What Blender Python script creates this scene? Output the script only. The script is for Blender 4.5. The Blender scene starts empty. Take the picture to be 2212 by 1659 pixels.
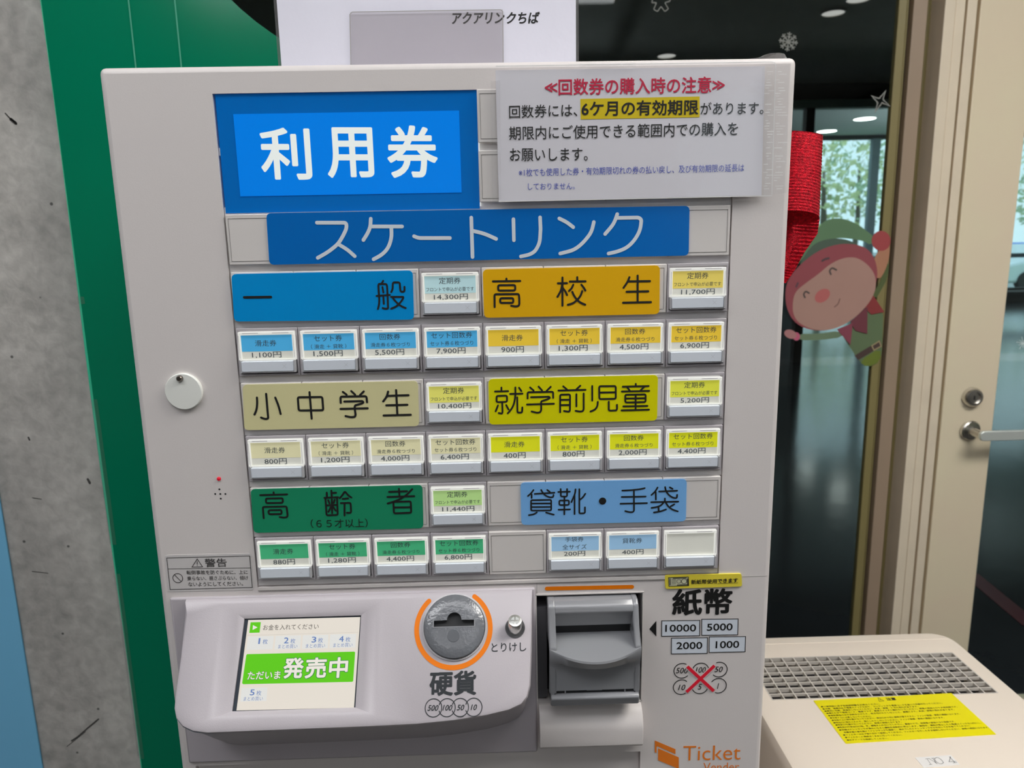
import bpy, bmesh, math, random
from mathutils import Vector, Matrix
random.seed(7)
S = bpy.context.scene
COL = S.collection
PI = math.pi

# ------------------------------------------------------------------ camera, world, exposure
CAM = Vector((0.01110543, -0.52032683, 1.41270969))
RX, RY, RZ = -0.18619018, 0.01953686, -0.01845263
MCAM = Matrix.Rotation(RZ, 3, 'Z') @ Matrix.Rotation(RX, 3, 'X') @ Matrix.Rotation(RY, 3, 'Y')
FPX = 1534.0
cd = bpy.data.cameras.new('camera'); cam = bpy.data.objects.new('camera', cd); COL.objects.link(cam)
right, fwd, up = MCAM @ Vector((1, 0, 0)), MCAM @ Vector((0, 1, 0)), MCAM @ Vector((0, 0, 1))
R4 = Matrix((right, up, -fwd)).transposed().to_4x4()
cam.matrix_world = Matrix.Translation(CAM) @ R4
cd.sensor_width = 36.0; cd.lens = FPX / 2212.0 * 36.0; cd.clip_start = 0.02; cd.clip_end = 500
cd.dof.use_dof = True; cd.dof.focus_distance = 0.54; cd.dof.aperture_fstop = 13
S.camera = cam
S.view_settings.view_transform = 'Standard'; S.view_settings.look = 'None'
S.view_settings.gamma = 1.0; S.view_settings.use_curve_mapping = False
S.view_settings.exposure = 0.0
S.cycles.use_denoising = True
S.cycles.max_bounces = 8; S.cycles.transparent_max_bounces = 16
S.cycles.caustics_reflective = False; S.cycles.caustics_refractive = False
W = bpy.data.worlds.new('world'); S.world = W; W.use_nodes = True
bg = W.node_tree.nodes['Background']; bg.inputs[0].default_value = (0.74, 0.90, 1.0, 1); bg.inputs[1].default_value = 1.5
LIGHT_E = 3.7          # emission of the ceiling panels in the lobby
DOWN_E = 9.0

# ------------------------------------------------------------------ helpers
def lin(c):
    out = []
    for v in c:
        v = v / 255.0
        out.append(v / 12.92 if v <= 0.04045 else ((v + 0.055) / 1.055) ** 2.4)
    return out
EXPO = 0.52            # light reaching a white front surface; photo colours / EXPO = paint colours
def paint(c, e=EXPO):
    v = [q / e for q in lin(c)]; k = min(1.0, 0.93/max(v)) if max(v) > 0 else 1.0
    return tuple(q*k for q in v) + (1,)
MATS = {}
def mat(name, c, rough=0.5, metal=0.0, emis=0.0, bump=0.0, bscale=200.0, var=0.03, vscale=6.0, e=EXPO,
        coat=0.0, alpha=1.0, spec=0.5, c2=None, vsharp=False):
    if name in MATS: return MATS[name]
    m = bpy.data.materials.new(name); m.use_nodes = True; MATS[name] = m
    nt = m.node_tree; N = nt.nodes; L = nt.links; b = N['Principled BSDF']
    base = tuple(v*(1-emis) for v in paint(c, e)[:3]) + (1,)
    tc = N.new('ShaderNodeTexCoord')
    nz = N.new('ShaderNodeTexNoise'); nz.inputs['Scale'].default_value = vscale; nz.inputs['Detail'].default_value = 6
    L.new(tc.outputs['Object'], nz.inputs['Vector'])
    rp = N.new('ShaderNodeValToRGB'); L.new(nz.outputs['Fac'], rp.inputs[0])
    other = tuple(v*(1-emis) for v in paint(c2, e)[:3]) + (1,) if c2 else tuple(v * (1 - var * 2) for v in base[:3]) + (1,)
    rp.color_ramp.elements[0].position = 0.46 if vsharp else 0.3; rp.color_ramp.elements[0].color = other
    rp.color_ramp.elements[1].position = 0.54 if vsharp else 0.7; rp.color_ramp.elements[1].color = base
    L.new(rp.outputs[0], b.inputs['Base Color'])
    b.inputs['Roughness'].default_value = rough; b.inputs['Metallic'].default_value = metal
    b.inputs['Specular IOR Level'].default_value = spec
    b.inputs['Coat Weight'].default_value = coat; b.inputs['Coat Roughness'].default_value = 0.08
    b.inputs['Alpha'].default_value = alpha
    if emis:
        col = lin(c)
        b.inputs['Emission Color'].default_value = (*col, 1); b.inputs['Emission Strength'].default_value = emis
    if bump:
        n2 = N.new('ShaderNodeTexNoise'); n2.inputs['Scale'].default_value = bscale; n2.inputs['Detail'].default_value = 3
        L.new(tc.outputs['Object'], n2.inputs['Vector'])
        bp = N.new('ShaderNodeBump'); bp.inputs['Strength'].default_value = bump; bp.inputs['Distance'].default_value = 0.001
        L.new(n2.outputs['Fac'], bp.inputs['Height']); L.new(bp.outputs[0], b.inputs['Normal'])
        if coat: L.new(bp.outputs[0], b.inputs['Coat Normal'])
    return m
def clear_mat(name, tint=(1, 1, 1), ior=1.45, rough=0.03, bump=0.0, bscale=60.0, haze=0.0, hazecol=(0.8, 0.8, 0.8)):
    """thin clear sheet: sees through, reflects by Fresnel"""
    m = bpy.data.materials.new(name); m.use_nodes = True; nt = m.node_tree; N = nt.nodes; L = nt.links
    for n in list(N): N.remove(n)
    out = N.new('ShaderNodeOutputMaterial'); mx = N.new('ShaderNodeMixShader'); lw = N.new('ShaderNodeLayerWeight'); pw = N.new('ShaderNodeMath'); pw.operation = 'POWER'; pw.inputs[1].default_value = 5; fr = N.new('ShaderNodeMapRange')
    tr = N.new('ShaderNodeBsdfTransparent'); gl = N.new('ShaderNodeBsdfGlossy')
    f0 = ((ior - 1)/(ior + 1))**2; L.new(lw.outputs['Facing'], pw.inputs[0]); L.new(pw.outputs[0], fr.inputs[0]); fr.inputs[3].default_value = f0; fr.inputs[4].default_value = .9; tr.inputs[0].default_value = (*tint, 1); gl.inputs['Roughness'].default_value = rough
    L.new(fr.outputs[0], mx.inputs[0])
    if haze:
        df = N.new('ShaderNodeBsdfDiffuse'); df.inputs[0].default_value = (*hazecol, 1)
        m2 = N.new('ShaderNodeMixShader'); m2.inputs[0].default_value = haze
        L.new(tr.outputs[0], m2.inputs[1]); L.new(df.outputs[0], m2.inputs[2]); L.new(m2.outputs[0], mx.inputs[1])
    else:
        L.new(tr.outputs[0], mx.inputs[1])
    L.new(gl.outputs[0], mx.inputs[2]); L.new(mx.outputs[0], out.inputs[0])
    if bump:
        tc = N.new('ShaderNodeTexCoord'); n2 = N.new('ShaderNodeTexNoise'); n2.inputs['Scale'].default_value = bscale
        L.new(tc.outputs['Object'], n2.inputs['Vector']); bp = N.new('ShaderNodeBump')
        bp.inputs['Strength'].default_value = bump; bp.inputs['Distance'].default_value = 0.001
        L.new(n2.outputs['Fac'], bp.inputs['Height'])
        L.new(bp.outputs[0], gl.inputs['Normal']); L.new(bp.outputs[0], lw.inputs['Normal'])
    return m

WORG = {}
def worg(o): return WORG.get(o, Vector((0, 0, 0))) if o else Vector((0, 0, 0))
def tag(o, label=None, cat=None, group=None, kind=None):
    if label: o['label'] = label
    if cat: o['category'] = cat
    if group: o['group'] = group
    if kind: o['kind'] = kind
    return o
def thing(name, loc, label, cat, group=None):
    o = bpy.data.objects.new(name, None); COL.objects.link(o); o.location = loc; o.empty_display_size = 0.05
    WORG[o] = Vector(loc); return tag(o, label, cat, group)
class MB:
    def __init__(s): s.v = []; s.f = []
    def add(s, vs, fs):
        n = len(s.v); s.v += [Vector(p) for p in vs]; s.f += [tuple(i + n for i in f) for f in fs]; return s
    def box(s, x0, x1, y0, y1, z0, z1):
        return s.add([(x0,y0,z0),(x1,y0,z0),(x1,y1,z0),(x0,y1,z0),(x0,y0,z1),(x1,y0,z1),(x1,y1,z1),(x0,y1,z1)],
                     [(0,3,2,1),(4,5,6,7),(0,1,5,4),(1,2,6,5),(2,3,7,6),(3,0,4,7)])
    def prism_x(s, pts, x0, x1):      # pts (y,z)
        n = len(pts)
        s.add([(x0, y, z) for y, z in pts] + [(x1, y, z) for y, z in pts],
              [tuple(range(n)), tuple(range(2*n-1, n-1, -1))] + [(i, i+n, (i+1) % n + n, (i+1) % n) for i in range(n)])
        return s
    def loops(s, lps, cap0=True, cap1=True, closed=True):
        n = len(lps[0]); base = len(s.v)
        for lp in lps: s.v += [Vector(p) for p in lp]
        for k in range(len(lps) - 1):
            for i in range(n if closed else n - 1):
                a = base + k*n + i; b = base + k*n + (i+1) % n
                s.f.append((a, b, b + n, a + n))
        if cap0: s.f.append(tuple(base + i for i in reversed(range(n))))
        if cap1: s.f.append(tuple(base + (len(lps)-1)*n + i for i in range(n)))
        return s
    def lathe(s, prof, o, ax, seg=24, cap0=True, cap1=True):   # prof (r,h) along axis ax from point o
        ax = Vector(ax).normalized(); u = ax.orthogonal().normalized(); w = ax.cross(u)
        o = Vector(o)
        return s.loops([[o + ax*h + (u*math.cos(t*2*PI/seg) + w*math.sin(t*2*PI/seg))*max(r, 1e-5) for t in range(seg)] for r, h in prof], cap0, cap1)
    def tube(s, pts, r, seg=8):
        pts = [Vector(p) for p in pts]; lps = []
        for i, p in enumerate(pts):
            d = (pts[min(i+1, len(pts)-1)] - pts[max(i-1, 0)]).normalized()
            ref = Vector((0, 0, 1)) if abs(d.z) < 0.9 else Vector((1, 0, 0))
            u = d.cross(ref).normalized(); w = d.cross(u)
            rr = r[i] if isinstance(r, (list, tuple)) else r
            lps.append([p + (u*math.cos(t*2*PI/seg) + w*math.sin(t*2*PI/seg))*rr for t in range(seg)])
        return s.loops(lps)
    def build(s, name, m, parent=None, bevel=0, bseg=2, smooth=False, label=None, recalc=True):
        off = worg(parent)
        me = bpy.data.meshes.new(name)
        me.from_pydata([tuple(p - off) for p in s.v], [], s.f)
        bm = bmesh.new(); bm.from_mesh(me)
        bmesh.ops.remove_doubles(bm, verts=bm.verts, dist=1e-6)
        if recalc: bmesh.ops.recalc_face_normals(bm, faces=bm.faces)
        bm.to_mesh(me); bm.free()
        me.materials.append(m)
        if smooth or bevel:
            for p in me.polygons: p.use_smooth = True
            me.set_sharp_from_angle(angle=math.radians(40 if not bevel else 50))
        o = bpy.data.objects.new(name, me); COL.objects.link(o)
        if parent: o.parent = parent
        WORG[o] = off
        if bevel:
            b = o.modifiers.new('bevel', 'BEVEL'); b.width = bevel; b.segments = bseg; b.limit_method = 'ANGLE'; b.angle_limit = math.radians(35)
        if label: o['label'] = label
        return o
def struct(o): o['kind'] = 'structure'; return o
def realize(o):
    dg = bpy.context.evaluated_depsgraph_get()
    me = bpy.data.meshes.new_from_object(o.evaluated_get(dg)); o.modifiers.clear(); o.data = me
def cut(o, cutters):
    for c in cutters:
        md = o.modifiers.new('cut', 'BOOLEAN'); md.operation = 'DIFFERENCE'; md.object = c; md.solver = 'EXACT'
    realize(o)
    for c in cutters: bpy.data.objects.remove(c)
    return o

def ray(px, py):
    return MCAM @ Vector(((px - 1106) / FPX, 1, -(py - 829.5) / FPX))
class Pl:
    """a plane of the real scene: origin, u and v directions; its normal is u x v"""
    def __init__(s, o, u=(1, 0, 0), v=(0, 0, 1)):
        s.o = Vector(o); s.u = Vector(u).normalized(); s.v = Vector(v).normalized(); s.n = s.u.cross(s.v)
    def uv(s, px, py):
        d = ray(px, py); t = (s.o - CAM).dot(s.n) / d.dot(s.n); p = CAM + d*t - s.o
        return p.dot(s.u), p.dot(s.v)
    def P(s, u, v, h=0.0): return s.o + s.u*u + s.v*v + s.n*h
    def W(s, px, py, h=0.0): return s.P(*s.uv(px, py), h)
FRONT = Pl((0, 0, 0))
def at(px, py, y):
    d = ray(px, py); t = (y - CAM.y) / d.y; return CAM + d*t
def chaikin(pts, n=2, closed=False):
    for _ in range(n):
        out = [] if closed else [pts[0]]
        rng = range(len(pts)) if closed else range(len(pts) - 1)
        for i in rng:
            a, b = pts[i], pts[(i+1) % len(pts)]
            out.append((a[0]*.75 + b[0]*.25, a[1]*.75 + b[1]*.25)); out.append((a[0]*.25 + b[0]*.75, a[1]*.25 + b[1]*.75))
        if not closed: out.append(pts[-1])
        pts = out
    return pts
TXT = {}
def glyphs(s, weight=0.0, res=3, shear=0.0):
    k = (s, weight, res, shear)
    if k in TXT: return TXT[k]
    c = bpy.data.curves.new('t', 'FONT'); c.body = s; c.size = 1; c.offset = weight; c.resolution_u = res; c.shear = shear; c.fill_mode = 'FRONT'
    o = bpy.data.objects.new('t', c); COL.objects.link(o)
    dg = bpy.context.evaluated_depsgraph_get()
    me = bpy.data.meshes.new_from_object(o.evaluated_get(dg))
    vs = [(v.co.x, v.co.y) for v in me.vertices]; fs = [tuple(p.vertices) for p in me.polygons]
    bpy.data.objects.remove(o); bpy.data.curves.remove(c); bpy.data.meshes.remove(me)
    x0 = min(v[0] for v in vs); x1 = max(v[0] for v in vs); y0 = min(v[1] for v in vs); y1 = max(v[1] for v in vs)
    vs = [((a - x0)/max(1e-6, x1 - x0), (b - y0)/max(1e-6, y1 - y0)) for a, b in vs]
    TXT[k] = (vs, fs); return TXT[k]
class Ink:
    """flat print on a plane; coordinates may be read in a crop frame (ox, oy, scale) of the photograph"""
    def __init__(s, pl, h=0.0002, crop=(0, 0, 1)):
        s.pl = pl; s.h = h; s.c = crop; s.m = MB(); s.wk = 1.0
    def uv(s, x, y): return s.pl.uv(s.c[0] + x/s.c[2], s.c[1] + y/s.c[2])
    def mpp(s, x, y):
        a = s.uv(x, y); b = s.uv(x + 10, y); return math.hypot(b[0]-a[0], b[1]-a[1]) / 10
    def put(s, vs, fs): s.m.add([s.pl.P(u, v, s.h) for u, v in vs], fs)
    def _txt(s, t, fn, hh, weight, res, shear):
        """bold = the same glyphs laid several times, shifted by a hair"""
        vs, fs = glyphs(t, 0.0 if weight > 0 else weight, res, shear)
        if weight <= 0:
            s.put([fn(p, q) for p, q in vs], fs); return
        r = weight*hh*1.0; n = 8 if weight > .015 else 4; h0 = s.h
        for i in range(n):
            a = 2*PI*(i + .5)/n
            s.h = h0 + i*4e-6
            s.put([(lambda w: (w[0] + r*math.cos(a), w[1] + r*math.sin(a)))(fn(p, q)) for p, q in vs], fs)
        s.h = h0
    def textuv(s, t, u0, u1, v0, v1, weight=0.0, res=3, shear=0.0, rot=0.0):
        hh = v1 - v0; r = max(0, weight)*hh
        s._txt(t, lambda a, b: (u0 + r + a*(u1-u0-2*r), v0 + r + b*(v1-v0-2*r)), hh, weight, res, shear)
    def text(s, t, xl, yl, xr, yr, h, weight=0.0, res=3, shear=0.0):
        a = s.uv(xl, yl); b = s.uv(xr, yr); hh = s.uv((xl+xr)/2, (yl+yr)/2 - h/2)[1] - s.uv((xl+xr)/2, (yl+yr)/2 + h/2)[1]
        r = max(0, weight)*hh; L = b[0]-a[0]
        s._txt(t, lambda p, q: (a[0] + r + p*(L-2*r), a[1] + p*(b[1]-a[1]) + (q - .5)*(hh-2*r)), hh, weight, res, shear)
    def _seg(s, pts, w):
        s.stroke(pts, w, False, False)
    def _dot(s, p, r, seg=12):
        s.h += 3e-6
        s.put([(p[0]+r*math.cos(2*PI*i/seg), p[1]+r*math.sin(2*PI*i/seg)) for i in range(seg)], [tuple(range(seg))])
    def stroke(s, P, w, closed=False, caps=True):
        """one ribbon with mitred joints and round ends; each stroke lies a hair above the last"""
        s.h += 3e-6; w *= s.wk
        Q = []
        for p in P:
            if not Q or math.hypot(p[0]-Q[-1][0], p[1]-Q[-1][1]) > w*.02: Q.append(p)
        if closed and math.hypot(Q[0][0]-Q[-1][0], Q[0][1]-Q[-1][1]) < w*.02: Q.pop()
        n = len(Q)
        if n < 2: return s._dot(P[0], w/2)
        A, B = [], []
        for i, p in enumerate(Q):
            a = Q[i-1] if (i or closed) else None; b = Q[(i+1) % n] if (i < n-1 or closed) else None
            d1 = None if a is None else (p[0]-a[0], p[1]-a[1]); d2 = None if b is None else (b[0]-p[0], b[1]-p[1])
            if d1: l = math.hypot(*d1); d1 = (d1[0]/l, d1[1]/l)
            if d2: l = math.hypot(*d2); d2 = (d2[0]/l, d2[1]/l)
            if not d1: d1 = d2
            if not d2: d2 = d1
            nx, ny = -(d1[1]+d2[1]), d1[0]+d2[0]; l = math.hypot(nx, ny)
            if l < 1e-6: nx, ny, l = -d1[1], d1[0], 1
            nx /= l; ny /= l; k = w/2/max(.35, nx*-d1[1] + ny*d1[0])
            A.append((p[0]+nx*k, p[1]+ny*k)); B.append((p[0]-nx*k, p[1]-ny*k))
        fs = [(i, n+i, n+(i+1) % n, (i+1) % n) for i in range(n if closed else n-1)]
        s.put(A + B, fs)
        if caps and not closed:
            for p, o in ((Q[0], Q[1]), (Q[-1], Q[-2])):
                t = math.atan2(p[1]-o[1], p[0]-o[0])
                s.put([(p[0]+w/2*math.cos(t + a), p[1]+w/2*math.sin(t + a)) for a in [-PI/2 + PI*i/7 for i in range(8)]], [tuple(range(8))])
    def fillet(s, P, w, closed, corner=1.0):
        n = len(P); out = []
        for i, p in enumerate(P):
            if not closed and i in (0, n-1): out.append(p); continue
            a = Vector(P[i-1]); b = Vector(P[(i+1) % n]); v = Vector(p)
            da = a - v; db = b - v; la, lb = da.length, db.length
            ang = math.degrees((-da).angle(db)) if la > 0 and lb > 0 else 0
            d = min(la*.5, lb*.5, w*corner if ang > 48 else 1e9)
            if ang < 6: out.append(p); continue
            k0 = v + da/la*d; k1 = v + db/lb*d; m = 5
            for j in range(m):
                t = j/(m-1); q = k0*(1-t)**2 + v*2*t*(1-t) + k1*t*t; out.append((q.x, q.y))
        return out
    def line(s, pts, w, smooth=2, closed=False, caps=True):
        """pts in crop px, w in crop px"""
        mp = s.mpp(*pts[0]); P = [s.uv(*p) for p in pts]
        if smooth: P = s.fillet(P, w*mp, closed)
        s.stroke(P, w*mp, closed, caps)
    def strokes(s, txt, w, smooth=2):
        for st in txt.split(';'):
            p = [tuple(float(q) for q in a.split(',')) for a in st.split()]
            if not p: continue
            cl = len(p) > 3 and p[0] == p[-1]
            s.line(p[:-1] if cl else p, w, smooth, cl)
    def poly(s, pts, smooth=0):
        P = [s.uv(*p) for p in pts]
        if smooth: P = chaikin(P, smooth, True)
        s.put(P, [tuple(range(len(P)))])
    def circle(s, x, y, r, w, a0=0, a1=360, seg=40, caps=True):
        c = s.uv(x, y); mp = s.mpp(x, y)
        n = max(3, int(seg*abs(a1-a0)/360))
        P = [(c[0] + r*mp*math.cos(math.radians(a0 + (a1-a0)*i/n)), c[1] + r*mp*math.sin(math.radians(a0 + (a1-a0)*i/n))) for i in range(n+1)]
        s.stroke(P[:-1] if abs(a1-a0) >= 360 else P, w*mp, abs(a1-a0) >= 360, caps)
    def disc(s, x, y, r, seg=28):
        c = s.uv(x, y); s._dot(c, r*s.mpp(x, y), seg)
    def build(s, name, m, parent, label=None): return s.m.build(name, m, parent, label=label, recalc=False)
def rrect(pl, u0, u1, v0, v1, r, h0, h1, seg=5):
    """rounded slab on a plane -> MB"""
    base = []
    for cx, cy, a in ((u1-r, v1-r, 0), (u0+r, v1-r, 90), (u0+r, v0+r, 180), (u1-r, v0+r, 270)):
        for i in range(seg+1):
            t = math.radians(a + 90*i/seg); base.append((cx + r*math.cos(t), cy + r*math.sin(t)))
    m = MB(); m.loops([[pl.P(a, b, h0) for a, b in base], [pl.P(a, b, h1) for a, b in base]]); return m
def quadslab(pl, corners, r, h0, h1, seg=4):
    """rounded slab from four (u,v) corners TL,TR,BR,BL"""
    pts = []
    for i in range(4):
        p = Vector(corners[i]); a = Vector(corners[i-1]); b = Vector(corners[(i+1) % 4])
        da = (a-p).normalized(); db = (b-p).normalized()
        for k in range(seg+1):
            t = k/seg
            q = (p+da*r)*(1-t)**2 + p*2*t*(1-t) + (p+db*r)*t*t
            pts.append((q.x, q.y))
    pts.reverse()
    m = MB(); m.loops([[pl.P(a, b, h0) for a, b in pts], [pl.P(a, b, h1) for a, b in pts]]); return m

# ------------------------------------------------------------------ materials
M_house = mat('housing_plastic', (172, 167, 165), 0.42, bump=0.05, bscale=900, var=0.015)
M_house_lo = mat('console_plastic', (146, 141, 145), 0.33, bump=0.10, bscale=1400, var=0.015)
M_blank = mat('blank_panel_plastic', (171, 167, 164), 0.4, var=0.01)
M_bezel = mat('bezel_plastic', (140, 136, 139), 0.45, var=0.02)
M_gap = mat('gap_plastic', (182, 180, 180), 0.5, var=0.02)
M_line = mat('groove_line', (95, 92, 90), 0.6)
M_dark = mat('dark_recess', (22, 23, 25), 0.6)
M_black = mat('black_ink', (18, 18, 18), 0.45)
M_char = mat('charcoal_ink', (34, 37, 40), 0.5, spec=.3)
M_white_cap = mat('clear_white_rim', (236, 236, 230), 0.12, emis=0.62, var=0.02)
M_bar = mat('button_lower_bar', (172, 177, 184), 0.25, var=0.02)
M_clear = clear_mat('clear_acrylic', (0.93, 0.95, 0.95), 1.46, 0.04)
M_lam = clear_mat('laminate_film', (0.98, 0.98, 0.98), 1.4, 0.10, bump=0.22, bscale=110)
M_tape = clear_mat('clear_tape_film', (0.97, 0.97, 0.97), 1.4, 0.12, bump=0.35, bscale=160, haze=0.05, hazecol=(.8, .8, .8))
M_pane = clear_mat('window_glass', (0.93, 0.97, 0.965), 1.5, 0.01)
M_paper = mat('white_paper', (204, 202, 208), 0.5, var=0.01)
M_grey = mat('grey_gloss_plastic', (108, 109, 112), 0.22, coat=0.4, var=0.02)
M_grey_d = mat('dark_grey_plastic', (70, 70, 73), 0.35, var=0.03)
M_metal = mat('brushed_steel', (190, 190, 186), 0.28, metal=1.0, var=0.1, vscale=80)
M_orange = mat('orange_print', (222, 116, 4), 0.45, spec=.25)

# ------------------------------------------------------------------ lobby shell (around the camera)
def slab(name, x0, x1, y0, y1, z0, z1, m): return struct(MB().box(x0, x1, y0, y1, z0, z1).build(name, m))
M_floor = mat('lobby_floor', (48, 47, 46), 0.35, var=0.1, vscale=3)
M_ceil = mat('lobby_ceiling', (185, 185, 182), 0.8)
M_wall = mat('lobby_wall', (125, 123, 119), 0.7, var=0.05)
GY = 1.25              # plane of the glazed wall behind the machine
slab('floor', -3, 3.4, -4, GY, -0.1, 0, M_floor)
slab('ceiling', -3, 3.4, -4, GY + .1, 2.75, 2.85, M_ceil)
slab('wall_left', -3.1, -3, -4, GY, 0, 2.75, M_wall)
slab('wall_right', 3.4, 3.5, -4, GY, 0, 2.75, M_wall)
# rear wall with a window
RW = MB()
RW.box(-3, 1.25, -4.1, -4, 0, 2.75); RW.box(2.0, 3.4, -4.1, -4, 0, 2.75)
RW.box(1.25, 2.0, -4.1, -4, 0, 1.5); RW.box(1.25, 2.0, -4.1, -4, 2.3, 2.75)
struct(RW.build('wall_rear', M_wall))

M_lamp = bpy.data.materials.new('lamp_diffuser'); M_lamp.use_nodes = True
_b = M_lamp.node_tree.nodes['Principled BSDF']; _b.inputs['Emission Color'].default_value = (0.97, 0.975, 1, 1); _b.inputs['Emission Strength'].default_value = LIGHT_E
M_lampA = M_lamp.copy(); M_lampA.name = 'bright_lamp_diffuser'; M_lampA.node_tree.nodes['Principled BSDF'].inputs['Emission Strength'].default_value = 16
M_lampA.node_tree.nodes['Principled BSDF'].inputs['Emission Color'].default_value = (1, .975, .93, 1)
M_lamp2 = bpy.data.materials.new('downlight_diffuser'); M_lamp2.use_nodes = True
_b = M_lamp2.node_tree.nodes['Principled BSDF']; _b.inputs['Emission Color'].default_value = (1, 0.98, 0.94, 1); _b.inputs['Emission Strength'].default_value = DOWN_E
M_lampB = M_lamp.copy(); M_lampB.name = 'left_lamp_diffuser'; M_lampB.node_tree.nodes['Principled BSDF'].inputs['Emission Strength'].default_value = 6.5
M_spot = M_lamp.copy(); M_spot.name = 'spot_lens'; M_spot.node_tree.nodes['Principled BSDF'].inputs['Emission Strength'].default_value = 32
M_fill_globe = bpy.data.materials.new('fill_globe_glow'); M_fill_globe.use_nodes = True
_b = M_fill_globe.node_tree.nodes['Principled BSDF']; _b.inputs['Emission Color'].default_value = (.95, .98, 1, 1); _b.inputs['Emission Strength'].default_value = 90
M_lampframe = mat('lamp_frame', (200, 200, 198), 0.4)
lamps = [(1.35, -0.40, 'above the beige dehumidifier'), (-1.15, -0.80, 'left of the ticket machine'), (0.08, -.85, 'straight in front of the ticket machine'), (-0.9, -2.75, 'left, by the rear wall'), (1.0, -2.75, 'right, by the rear wall')]
for x, y, w in lamps:
    t = thing('ceiling_light', (x, y, 2.75), 'white rectangular lobby ceiling light panel, ' + w, 'light', 'lobby ceiling lights')
    m = MB(); m.box(x-.62, x+.62, y-.32, y-.3, 2.72, 2.75); m.box(x-.62, x+.62, y+.3, y+.32, 2.72, 2.75)
    m.box(x-.62, x-.6, y-.3, y+.3, 2.72, 2.75); m.box(x+.6, x+.62, y-.3, y+.3, 2.72, 2.75); m.build('frame', M_lampframe, t)
    MB().box(x-.6, x+.6, y-.3, y+.3, 2.73, 2.749).build('diffuser', M_lampA if x > 1.2 else M_lampB if (x < -1 and y > -1) else M_lamp, t)

th = thing('lobby_downlight', (.24, -1.62, 2.75), 'small round downlight in the lobby ceiling behind the viewer', 'light')
MB().lathe([(.065, 0), (.078, 0), (.078, -.01), (.065, -.012)], (.24, -1.62, 2.75), (0, 0, 1), 28, False, False).build('trim_ring', M_lampframe, th)
MB().lathe([(.065, -.006), (1e-5, -.006)], (.24, -1.62, 2.75), (0, 0, 1), 28, False, False).build('lens', M_spot, th)

# ------------------------------------------------------------------ concrete column, blue board, green sheet
mc = bpy.data.materials.new('bare_concrete'); mc.use_nodes = True; nt = mc.node_tree; N = nt.nodes; L = nt.links; b = N['Principled BSDF']
tc = N.new('ShaderNodeTexCoord'); n1 = N.new('ShaderNodeTexNoise'); n1.inputs['Scale'].default_value = 9; n1.inputs['Detail'].default_value = 9; n1.inputs['Distortion'].default_value = .15
n2 = N.new('ShaderNodeTexNoise'); n2.inputs['Scale'].default_value = 70; n2.inputs['Detail'].default_value = 6; n2.inputs['Distortion'].default_value = .3
L.new(tc.outputs['Object'], n1.inputs['Vector']); L.new(tc.outputs['Object'], n2.inputs['Vector'])
mx = N.new('ShaderNodeMix'); mx.data_type = 'FLOAT'; mx.inputs[0].default_value = .45
L.new(n1.outputs['Fac'], mx.inputs[2]); L.new(n2.outputs['Fac'], mx.inputs[3])
rp = N.new('ShaderNodeValToRGB'); rp.color_ramp.elements[0].position = .32; rp.color_ramp.elements[0].color = paint((112, 110, 106), .5)
rp.color_ramp.elements[1].position = .68; rp.color_ramp.elements[1].color = paint((156, 153, 148), .5); L.new(mx.outputs[0], rp.inputs[0])
vo = N.new('ShaderNodeTexVoronoi'); vo.inputs['Scale'].default_value = 26; L.new(tc.outputs['Object'], vo.inputs['Vector'])
r2 = N.new('ShaderNodeValToRGB'); r2.color_ramp.elements[0].position = .035; r2.color_ramp.elements[0].color = (.25, .25, .25, 1); r2.color_ramp.elements[1].position = .06
L.new(vo.outputs['Distance'], r2.inputs[0])
mm = N.new('ShaderNodeMix'); mm.data_type = 'RGBA'; mm.blend_type = 'MULTIPLY'; mm.inputs[0].default_value = 1
L.new(rp.outputs[0], mm.inputs[6]); L.new(r2.outputs[0], mm.inputs[7]); L.new(mm.outputs[2], b.inputs['Base Color'])
b.inputs['Roughness'].default_value = .75
bp = N.new('ShaderNodeBump'); bp.inputs['Strength'].default_value = .5; bp.inputs['Distance'].default_value = .002
L.new(n2.outputs['Fac'], bp.inputs['Height']); L.new(bp.outputs[0], b.inputs['Normal'])
column = struct(MB().box(-1.6, -0.456, .325, .85, 0, 2.75).build('wall_column', mc, bevel=.004))
# pits and scratches in the concrete
pit = MB()
for cx, cy, pts, w in ((0, 0, [(12, 245), (22, 256), (30, 262), (36, 268)], 3), (0, 0, [(24, 258), (34, 266)], 7), (0, 0, [(213, 1553), (190, 1572), (170, 1590), (155, 1600)], 3.2),
                (0, 0, [(70, 1234), (88, 1236), (104, 1238)], 1.6), (0, 0, [(190, 1035), (194, 1043)], 5), (0, 0, [(62, 945), (64, 950)], 4), (0, 0, [(70, 1075), (90, 1078)], 1.6), (0, 0, [(145, 1612), (185, 1580)], 1.4)):
    k = Ink(Pl((0, .325, 0)), .0004); k.line(pts, w, 1); pit.v += []; n = len(pit.v); pit.v += k.m.v; pit.f += [tuple(i+n for i in f) for f in k.m.f]
pit.build('surface_pits', mat('concrete_pit', (58, 56, 54), .8), column, recalc=False)

blue = thing('blue_board', (-.80, .318, 0), 'pale blue board standing against the concrete column at the left edge', 'board')
MB().box(-1.1, -.6042, .3222, .3247, .0, 1.30).build('board_sheet', mat('pale_blue_board', (122, 192, 230), .45, var=.01, e=.5), blue, bevel=.0005)

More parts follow.
